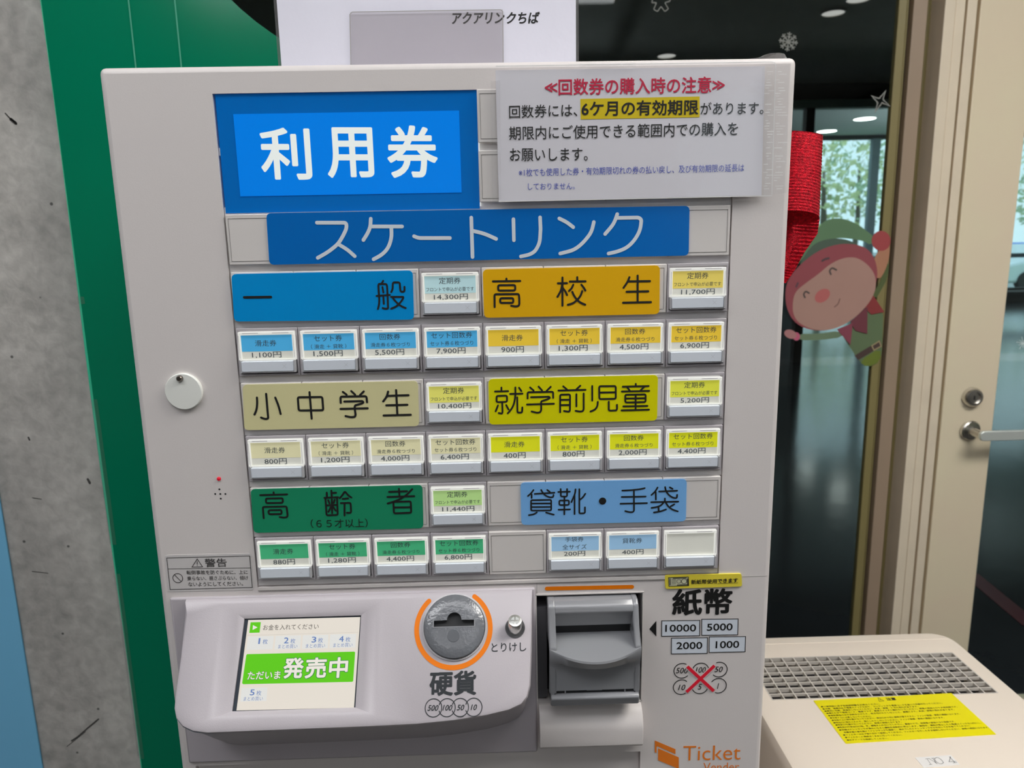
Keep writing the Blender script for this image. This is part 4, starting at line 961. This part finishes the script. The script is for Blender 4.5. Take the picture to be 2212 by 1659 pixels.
# console print
CC = (860, 1240, 3.95)
k = Ink(FACE, .0003, CC)
k.text('とりけし', 797, 628, 1092, 620, 76, .008, 4); k.text('硬貨', 268, 935, 668, 926, 212, .030, 4)
for cx, cy, a0, a1 in ((302, 1142, 0, 360), (417, 1140, -160, 160), (530, 1138, -160, 160), (645, 1136, -160, 160)): k.circle(cx, cy, 71, 7, a0, a1)
for s_, a, b_, yy in (('500', 250, 346, 1143), ('100', 378, 464, 1141), ('50', 500, 566, 1139), ('10', 618, 674, 1137)): k.text(s_, a, yy, b_, yy, 50, .02, 3, .3)
k.build('lettering', M_char, con)
ccx, ccy = 479, 448
k = Ink(FACE, .0003, CC); k.circle(473, 462, 314, 40, 133, 415, 90); k.build('orange_ring', M_orange, con, label='open orange ring around the coin slot')
cc = FACE.W(CC[0] + 482/CC[2], CC[1] + 448/CC[2]); cr = FACE.uv(CC[0] + 745/CC[2], CC[1] + 448/CC[2])[0] - FACE.uv(CC[0] + 482/CC[2], CC[1] + 448/CC[2])[0]
MB().lathe([(cr*1.05, -.0005), (cr*1.05, .0012), (cr*1.0, .0014), (cr*.985, .0002)], cc, FACE.n, 48, False, False).build('coin_rim', mat('rim_grey', (150, 148, 150), .3), con, smooth=True)
CM = MB().lathe([(cr*.985, -.003), (cr*.985, .0034), (cr*.95, .0042), (cr*.6, .0048), (1e-5, .0050)], cc, FACE.n, 48).build('coin_slot_unit', mat('coin_grey', (86, 88, 92), .22, coat=.7, bump=.35, bscale=420), con, smooth=True, label='round grey coin slot unit')
cu, cv = FACE.uv(CC[0] + 482/CC[2], CC[1] + 448/CC[2])
def cbox(u0, u1, v0, v1, h0, h1):
    return rrect(FACE, u0, u1, v0, v1, .0003, h0, h1)
mp = FACE.uv(CC[0] + 582/CC[2], CC[1] + 448/CC[2])[0] - cu; mp /= 100
rd = 62*mp; vt = cv + .0040; da = math.acos(max(-1, min(1, -.0002/rd)))
ol = [(cu - 172*mp, cv - .0004), (cu + 168*mp, cv - .0004), (cu + 168*mp, vt)] + [(cu + rd*math.cos(t), cv + .0042 + rd*math.sin(t)) for t in [PI*i/14 for i in range(15)]] + [(cu - 172*mp, vt)]
c1 = MB().loops([[FACE.P(p, q, -.0025) for p, q in ol], [FACE.P(p, q, .008) for p, q in ol]]).build('cutter', M_dark)
cut(CM, [c1])
MB().lathe([(52*mp, 0), (50*mp, .0002)], FACE.P(cu - 5*mp  , cv - .0072, .00490), FACE.n, 24, False).build('dimple', mat('dimple_grey', (80, 82, 86), .15, coat=.5), CM)
rrect(FACE, cu - 180*mp, cu + 176*mp, cv - .0030, cv + .0100, .0003, .0002, .0006).build('slot_floor', M_dark, CM)
m = MB(); 
for q in ((-182, -172), (168, 178)): 
    a_ = rrect(FACE, cu + q[0]*mp, cu + q[1]*mp, cv - .0008, cv + .0044,   .0002, .002, .0051); n = len(m.v); m.v += a_.v; m.f += [tuple(i+n for i in f) for f in a_.f]
a_ = rrect(FACE, cu - 182*mp, cu + 178*mp, cv - .0012, cv - .0006,  .0002, .002, .0052); n = len(m.v); m.v += a_.v; m.f += [tuple(i+n for i in f) for f in a_.f]
m.build('slot_lip', M_grey, CM)
# reject button
bc = FACE.W(CC[0] + 998/CC[2], CC[1] + 458/CC[2])
MB().lathe([(.0076, 0), (.0076, .0006), (.0068, .0007), (.0062, .0002), (1e-5, .0002)], bc, FACE.n, 28, False).build('button_hole', mat('button_hole_dark', (60, 60, 62), .3), con, smooth=True)
AX = (Matrix.Rotation(math.radians(-20), 3, 'X') @ FACE.n).normalized()
RB = MB().lathe([(.0052, -.003), (.0052, .0105), (.0048, .0110), (.0044, .0111), (1e-5, .0111)], bc, AX, 28, False).build('return_button', M_metal, con, smooth=True, label='silver coin return push button')
k = Ink(Pl(bc + AX*.0112, FACE.u, AX.cross(FACE.u)), 0)
for i in range(4):
    a = math.radians(45 + 90*i)
    pts = [(0.0006*math.cos(a), .0006*math.sin(a))] + [(.0031*math.cos(a + t_), .0031*math.sin(a + t_)) for t_ in (-.62, -.3, 0, .3, .62)]
    k.put(pts, [tuple(range(len(pts)))])
k.build('cap_pattern', mat('button_lobe', (150, 152, 150), .4), RB)

# stand under the machine (below the picture)
stand = thing('machine_stand', (-.017, .14, 0), 'plain grey stand below the ticket machine', 'stand')
MB().box(-.24, .206, .02, .26, 0, .897).build('cabinet_body', M_house, stand, bevel=.004)
MB().box(-.22, .186, .012, .02, .08, .86).build('door', M_blank, stand, bevel=.002)

# ------------------------------------------------------------------ laminated notice taped on the machine
NP = Pl((0, -.0045, 0)); nt_ = thing('paper_notice', NP.W(1370, 300), 'laminated white notice with red title taped on upper right of the machine', 'notice')
C3 = (1000, 100, 2.989)
def nuv(x, y): return NP.uv(C3[0] + x/C3[2], C3[1] + y/C3[2])
def sheet_mb(c4, h, nx=24, nz=12, amp=.0006, seed=1):
    tl, tr, br, bl = [Vector(c) for c in c4]; rnd = random.Random(seed); ph = [rnd.uniform(0, 6) for _ in range(6)]
    rows = []
    for j in range(nz + 1):
        row = []
        for i in range(nx + 1):
            a, b_ = i/nx, j/nz; p = (tl*(1-a) + tr*a)*(1-b_) + (bl*(1-a) + br*a)*b_
            hh = h + amp*(math.sin(a*7 + ph[0])*math.cos(b_*5 + ph[1]) + .5*math.sin(a*17 + b_*9 + ph[2]))
            row.append(NP.P(p.x, p.y, hh))
        rows.append(row)
    m = MB(); 
    for r_ in rows: m.v += r_
    for j in range(nz):
        for i in range(nx):
            q = j*(nx+1) + i; m.f.append((q, q + nx + 1, q + nx + 2, q + 1))
    return m
quadslab(NP, [nuv(210, 155), nuv(1950, 128), nuv(1928, 962), nuv(232, 1000)], .0004, -.0006, 0).build('paper', M_paper, nt_)
k = Ink(NP, .0002, C3); k.poly([(758, 340), (1528, 324), (1528, 458), (760, 472)][::-1]); k.build('highlight_bar', mat('highlight_yellow', (212, 188, 8), .4), nt_)
k = Ink(NP, .0003, C3); k.text('≪回数券の購入時の注意≫', 528, 265, 1690, 248, 108, .018, 4); k.build('title', mat('crimson_ink', (166, 28, 58), .4), nt_)
k = Ink(NP, .0004, C3)
k.text('回数券には、', 298, 424, 738, 412, 84, .004, 3); k.text('6ケ月の有効期限', 765, 404, 1520, 394, 100, .022, 4); k.text('があります。', 1533, 402, 1940, 398, 80, .004, 3)
k.text('期限内にご使用できる範囲内での購入を', 298, 562, 1775, 532, 88, .004, 3); k.text('お願いします。', 303, 702, 805, 698, 84, .004, 3)
k.build('body_text', M_black, nt_)
k = Ink(NP, .0003, C3); k.text('※1枚でも使用した券・有効期限切れの券の払い戻し、及び有効期限の延長は', 360, 816, 1815, 784, 50, .0, 2); k.text('しておりません。', 420, 906, 722, 902, 42, .0, 2)
k.build('small_text', mat('blue_ink', (66, 76, 150), .4), nt_)
lam = sheet_mb([nuv(205, 130), nuv(2012, 105), nuv(1985, 962), nuv(228, 1005)], .0016, amp=.0004).build('laminate_cover', M_lam, nt_, smooth=True, recalc=False)
k = Ink(NP, .0020, C3)
k.line([(214, 134), (1985, 106), (2005, 112), (2012, 130), (1988, 958)], 5, 0); k.line([(232, 1004), (1985, 966)], 5, 0)
k.build('laminate_edge', mat('laminate_edge_highlight', (196, 195, 194), .2, e=.5), nt_)  # pale lines painting the highlight along the laminate's edge
k = Ink(NP, .0026, C3); rnd = random.Random(11)
for i in range(44):
    yy = 170 + i*17.5
    for x0_, x1_ in ((1950, 1990), (2020, 2085)):
        if rnd.random() < .72:
            a_ = x0_ + rnd.uniform(-12, 16); k.line([(a_ - i*.3, yy), (a_ + rnd.uniform(14, x1_ - x0_) - i*.3, yy - 1)], rnd.uniform(2.5, 4.5), 0)
k.build('tape_ribs', mat('tape_rib', (202, 201, 200), .15, e=.5), nt_)
m = MB(); 
tb = sheet_mb([nuv(1925, 150), nuv(2100, 128), nuv(2080, 948), nuv(1935, 968)], .0022, 8, 30, .0005, 5)
tb.build('side_tape', M_tape, nt_, smooth=True, recalc=False, label='wrinkled clear tape along the right side')
tb = sheet_mb([nuv(750, 118), nuv(1110, 110), nuv(1110, 150), nuv(750, 158)], .0022, 8, 4, .0003, 6); tb.build('top_tape', M_tape, nt_, smooth=True, recalc=False)
tb = sheet_mb([nuv(180, 230), nuv(240, 225), nuv(245, 990), nuv(190, 1010)], .0020, 4, 12, .0004, 8); tb.build('left_tape', M_tape, nt_, smooth=True, recalc=False)

# ------------------------------------------------------------------ paper sign standing on the machine top
SYY = .125
SG = Pl((0, SYY, 0)); sgn = thing('laminated_sign', (-.05, SYY, 1.533), 'white laminated sign with black lettering standing on top of the machine', 'sign')
def sx(px, py): return at(px, py, SYY)
a = sx(596, 70); b_ = sx(1250, 70)
MB().box(a.x, b_.x, SYY, SYY + .0015, 1.5335, 1.72).build('laminate', clear_mat('laminate_edge', (.9, .9, .9), 1.5, .05, haze=.25, hazecol=(.3, .3, .3)), sgn)
MB().box(a.x + .0028, b_.x - .0024, SYY - .0008, SYY - .0001, 1.5335, 1.72).build('paper', mat('sign_paper', (180, 180, 190), .3, bump=.35, bscale=70, coat=.4), sgn)
k = Ink(SG, .0020, (0, 0, 1)); k.poly([(757, 28), (760, 155), (1088, 150), (1086, 22)]); k.build('card_pocket', clear_mat('pocket_film', (.84, .82, .82), 1.4, .15, haze=.10, hazecol=(.56, .54, .54)), sgn, label='empty clear card pocket')
k = Ink(SG, .0024, (0, 0, 1)); q = [(759, 145), (757, 33), (762, 28), (1081, 23), (1086, 27), (1087, 145)]; k.line(q, 1.6, 0); k.build('pocket_edge', mat('pocket_edge', (120, 118, 116), .3), sgn)
k = Ink(SG, .0009, (0, 0, 1)); k.text('アクアリン', 976, 40, 1090, 39, 26, .03, 4, .2); k.text('クちば', 1094, 39.5, 1166, 39, 26, .03, 4, .2); k.build('lettering', M_black, sgn)

# crumpled tape on the top right corner
tp = thing('clear_tape_lump', (.206, .012, 1.5405), 'crumpled lump of clear tape on the top right corner of the machine', 'tape')
m = MB(); lps = []; rnd = random.Random(3)
top = [(.192, .0004), (.196, .0010), (.200, .0030), (.204, .0046), (.208, .0058), (.212, .0062), (.2155, .0050), (.2175, .0012)]
for yy in (.006, .010, .015, .020, .024):
    lps.append([(x + rnd.uniform(-.0006, .0006), yy, 1.5405 + h*(1 - abs(yy - .015)*40) + rnd.uniform(-.0004, .0006) + .0002) for x, h in top])
m.loops(lps, False, False, closed=False); o = m.build('film', clear_mat('crumpled_film', (.85, .85, .85), 1.6, .12, bump=1, bscale=300, haze=.45, hazecol=(.7, .7, .7)), tp, smooth=True)

# ------------------------------------------------------------------ red ribbon
rb = thing('red_ribbon', (.25, .07, 1.46), 'shiny red mesh ribbon roll hanging beside the right edge of the machine', 'ribbon')
RYY = .072
pR = at(1771, 400, RYY).x; zt = at(1740, 290, RYY).z; zb = at(1740, 470, RYY).z
mr = mat('red_metallic_mesh', (178, 10, 32), .30, metal=.6, bump=1.0, bscale=1500, var=.3, vscale=500, e=.42)
ex, rx_, ry_ = pR - .022, .022, .016
m = MB(); lps = []
nz = 78
for j in range(nz + 1):
    f_ = j/nz; z = zt + (zb - zt)*f_; rr = 1 + (.012 if j % 3 == 0 else -.006); grow = .93 + .07*f_
    lps.append([(ex + (1-grow)*.01 + rx_*grow*rr*math.cos(a), RYY + ry_*grow*rr*math.sin(a), z - .0050*math.sin(a)*f_ - .0022*math.cos(a)) for a in [2*PI*i/40 for i in range(41)]])
m.loops(lps, False, False, closed=False); m.build('ribbon_roll', mr, rb, smooth=True, recalc=False)
# tail hanging behind
A1 = at(1772, 486, RYY + .016); A2 = at(1694, 610, RYY + .012); lps = []
tl_px = [(1690, 462, 1771, 470), (1690, 500, 1766, 505), (1690, 540, 1738, 545), (1690, 580, 1716, 585), (1690, 606, 1697, 612)]
lps = []
for j in range(41):
    f_ = j/40*(len(tl_px) - 1); i0 = min(int(f_), len(tl_px) - 2); t_ = f_ - i0
    q = [tl_px[i0][n]*(1-t_) + tl_px[i0+1][n]*t_ for n in range(4)]
    yy = RYY + .012 + (.0006 if j % 2 else 0)
    a_ = at(q[0], q[1], yy); b2 = at(q[2], q[3], yy); lps.append([a_ + (b2 - a_)*s_ + Vector((0, .004*math.sin(s_*PI), 0)) for s_ in (0, .25, .5, .75, 1)])
m = MB(); m.loops(lps, False, False, closed=False); m.build('ribbon_tail', mr, rb, smooth=True, recalc=False)
# link to the machine side behind the front panel
m = MB(); m.loops([[(.2150, RYY + .004, zt - .02), (.2150, RYY + .006, zt - .08)], [(ex - .018, RYY + .008, zt - .02), (ex - .018, RYY + .008, zt - .08)]], False, False, closed=False); m.build('ribbon_loop', mr, rb, recalc=False)

# ------------------------------------------------------------------ dehumidifier cabinet on the right
ZT = .85
TP = Pl((0, 0, ZT), (1, 0, 0), (0, 1, 0))
dh = thing('dehumidifier', (.49, .24, 0), 'beige box shaped dehumidifier with a slotted top vent, right of the ticket machine', 'dehumidifier')
M_bei = mat('beige_plastic', (214, 203, 190), .28, var=.02, vscale=5, bump=.05, bscale=300, e=.72)
X0, X1, Y0, Y1 = .3180, .6620, .02, .427
gx0, gx1, gy0, gy1 = .3460, .6335, .2775, .3690
def rbox(x0, x1, y0, y1, r, z, seg=6):
    out = []
    for cx, cy, a in ((x1-r, y1-r, 0), (x0+r, y1-r, 90), (x0+r, y0+r, 180), (x1-r, y0+r, 270)):
        for i in range(seg+1):
            t_ = math.radians(a + 90*i/seg); out.append((cx + r*math.cos(t_), cy + r*math.sin(t_), z))
    return out
m = MB(); RR = .030
m.loops([rbox(X0, X1, Y0, Y1, RR, 0.0), rbox(X0, X1, Y0, Y1, RR, ZT - .012), rbox(X0 + .0015, X1 - .0015, Y0 + .0015, Y1 - .0015, RR, ZT - .006), rbox(X0 + .005, X1 - .005, Y0 + .005, Y1 - .005, RR - .003, ZT - .0012), rbox(X0 + .009, X1 - .009, Y0 + .009, Y1 - .009, RR - .006, ZT)], True, False)
bm_f = bmesh.new()
ro = [bm_f.verts.new(p) for p in rbox(X0 + .009, X1 - .009, Y0 + .009, Y1 - .009, RR - .006, ZT)]
ri = [bm_f.verts.new(p) for p in ((gx0, gy0, ZT), (gx1, gy0, ZT), (gx1, gy1, ZT), (gx0, gy1, ZT))]
eo = [bm_f.edges.new((ro[i], ro[(i+1) % len(ro)])) for i in range(len(ro))] + [bm_f.edges.new((ri[i], ri[(i+1) % 4])) for i in range(4)]
bmesh.ops.triangle_fill(bm_f, use_beauty=True, edges=eo); bm_f.verts.index_update()
m.add([v.co.copy() for v in bm_f.verts], [tuple(v.index for v in f.verts) for f in bm_f.faces]); bm_f.free()
m.loops([[(gx0, gy0, ZT), (gx1, gy0, ZT), (gx1, gy1, ZT), (gx0, gy1, ZT)], [(gx0, gy0, ZT - .012), (gx1, gy0, ZT - .012), (gx1, gy1, ZT - .012), (gx0, gy1, ZT - .012)]], False, False)
o = m.build('body', M_bei, dh)
for p_ in o.data.polygons: p_.use_smooth = True
o.data.set_sharp_from_angle(angle=math.radians(28))
m = MB(); m.box(X0 + .01, X1 - .012, .4040, .4046, ZT, ZT + .0004); m.build('top_seam', mat('seam_highlight', (225, 216, 204), .3, e=.7), dh)
# grille
m = MB(); nx_, ny_ = 18, 8
for i in range(nx_ + 1):
    x = gx0 + (gx1 - gx0)*i/nx_; m.box(x - .0008, x + .0008, gy0, gy1, ZT - .0050, ZT + .0002)
for j in range(ny_ + 1):
    y = gy0 + (gy1 - gy0)*j/ny_; d = .0034 if j % 2 else .0052; m.box(gx0, gx1, y - .0008, y + .0008, ZT - d, ZT + .0003)
m.build('vent_grille', mat('grille_plastic', (196, 190, 182), .3, e=.8), dh)
MB().box(gx0 - .004, gx1 + .004, gy0 - .004, gy1 + .004, ZT - .030, ZT - .028).build('vent_floor', mat('vent_dark', (26, 25, 24), .7), dh)
lq = [TP.uv(*q) for q in ((1757, 1514), (2055, 1498), (2152, 1587), (1827, 1607))]
cl = quadslab(TP, lq, .0006, .0001, .0006).build('caution_label', mat('caution_yellow', (242, 230, 8), .35, e=.78, var=.01), dh, label='yellow caution label with black Japanese text')
CY = (1740, 1490, 5.267)
k = Ink(TP, .0008, CY)
k.text('注意', 918, 114, 1025, 108, 32, .035, 2); k.line([(822, 97), (840, 138), (893, 133)], 4, 0, True); k.line([(842, 108), (855, 124)], 4, 0)
rows = [('●ご使用前に必ず取扱説明書をお読みください。', 175, 200, 845, 168), ('●点検、清掃は必ず電源スイッチを切り、コンセントから電源コードを抜いて作業を行ってください。', 195, 226, 1555, 157),
 ('●絶対に分解、改造をしないでください。火災・感電・ケガの恐れがあります。', 215, 250, 1280, 197), ('●濡れた手で電源コード、電源プラグ、電源スイッチに触れないでください。感電の原因となり大変危険です。', 237, 275, 1725, 200),
 ('●電気部品は水や洗剤をかけたり、吹き付けたりしないこと。漏電により、火災・感電の恐れがあります。', 258, 302, 1690, 230), ('●本体の上には乗らないでください。', 278, 328, 745, 308),
 ('●本体の上に物を置かないでください。吹出口から中に異物が落下すると、ファンの破損・事故の原因になります。', 298, 355, 1755, 280), ('●吹出口に物を入れたり、落としたりしないでください。ファンの破損・事故の原因になります。', 318, 383, 1575, 322),
 ('●吸気口を塞がないでください。故障の原因となります。', 340, 408, 1090, 372), ('●吸気口や吹出口に指、手、棒等を入れないでください。事故やケガ、故障等の原因となり危険です。', 362, 436, 1700, 368),
 ('●本機はドレンタンクが満水になると運転を自動的に停止します。使用中、運転が停止したら電源スイッチをOFFにし、', 382, 465, 1995, 382), ('本機正面の扉を開けてドレンタンクを確認し、満水でしたらドレンタンクを引き出して水を捨ててください。', 435, 492, 1870, 415),
 ('●フィルターは必ず取り付けて使用してください。フィルターを外したまま使用しないでください。故障の原因になります。', 428, 522, 2085, 435), ('●フィルターの清掃はこまめに行ってください。', 450, 550, 1095, 520), ('●必ずアースを接続してください。', 470, 580, 940, 560)]
for s_, xa, ya, xb, yb in rows: k.text(s_, xa, ya, xb, yb, 17, .012, 1)
k.build('lettering', M_black, cl)
nq = [TP.uv(CY[0] + x/CY[2], CY[1] + y/CY[2]) for x, y in ((1245, 775), (1655, 747), (1757, 857), (1345, 890))]
nl = quadslab(TP, nq, .0003, .0001, .0005).build('number_label', mat('number_white', (228, 226, 224), .4, e=.74), dh, label='small white label reading NO 4')
k = Ink(TP, .0007, CY); 
k.strokes('1384,792 1425,855;1402,788 1500,848;1445,785 1492,846', 4, 0); k.strokes('1366,793 1408,788;1408,858 1440,855;1428,787 1462,783', 4, 0)
k.line([(1478, 782), (1500, 776), (1545, 800), (1570, 835), (1550, 850), (1525, 848), (1480, 820), (1466, 792)], 4.5, 2, True)
k.strokes('1636,772 1650,770 1632,826 1712,820;1640,770 1700,836;1680,838 1722,834', 4.5, 0)
k.build('lettering', M_black, nl)
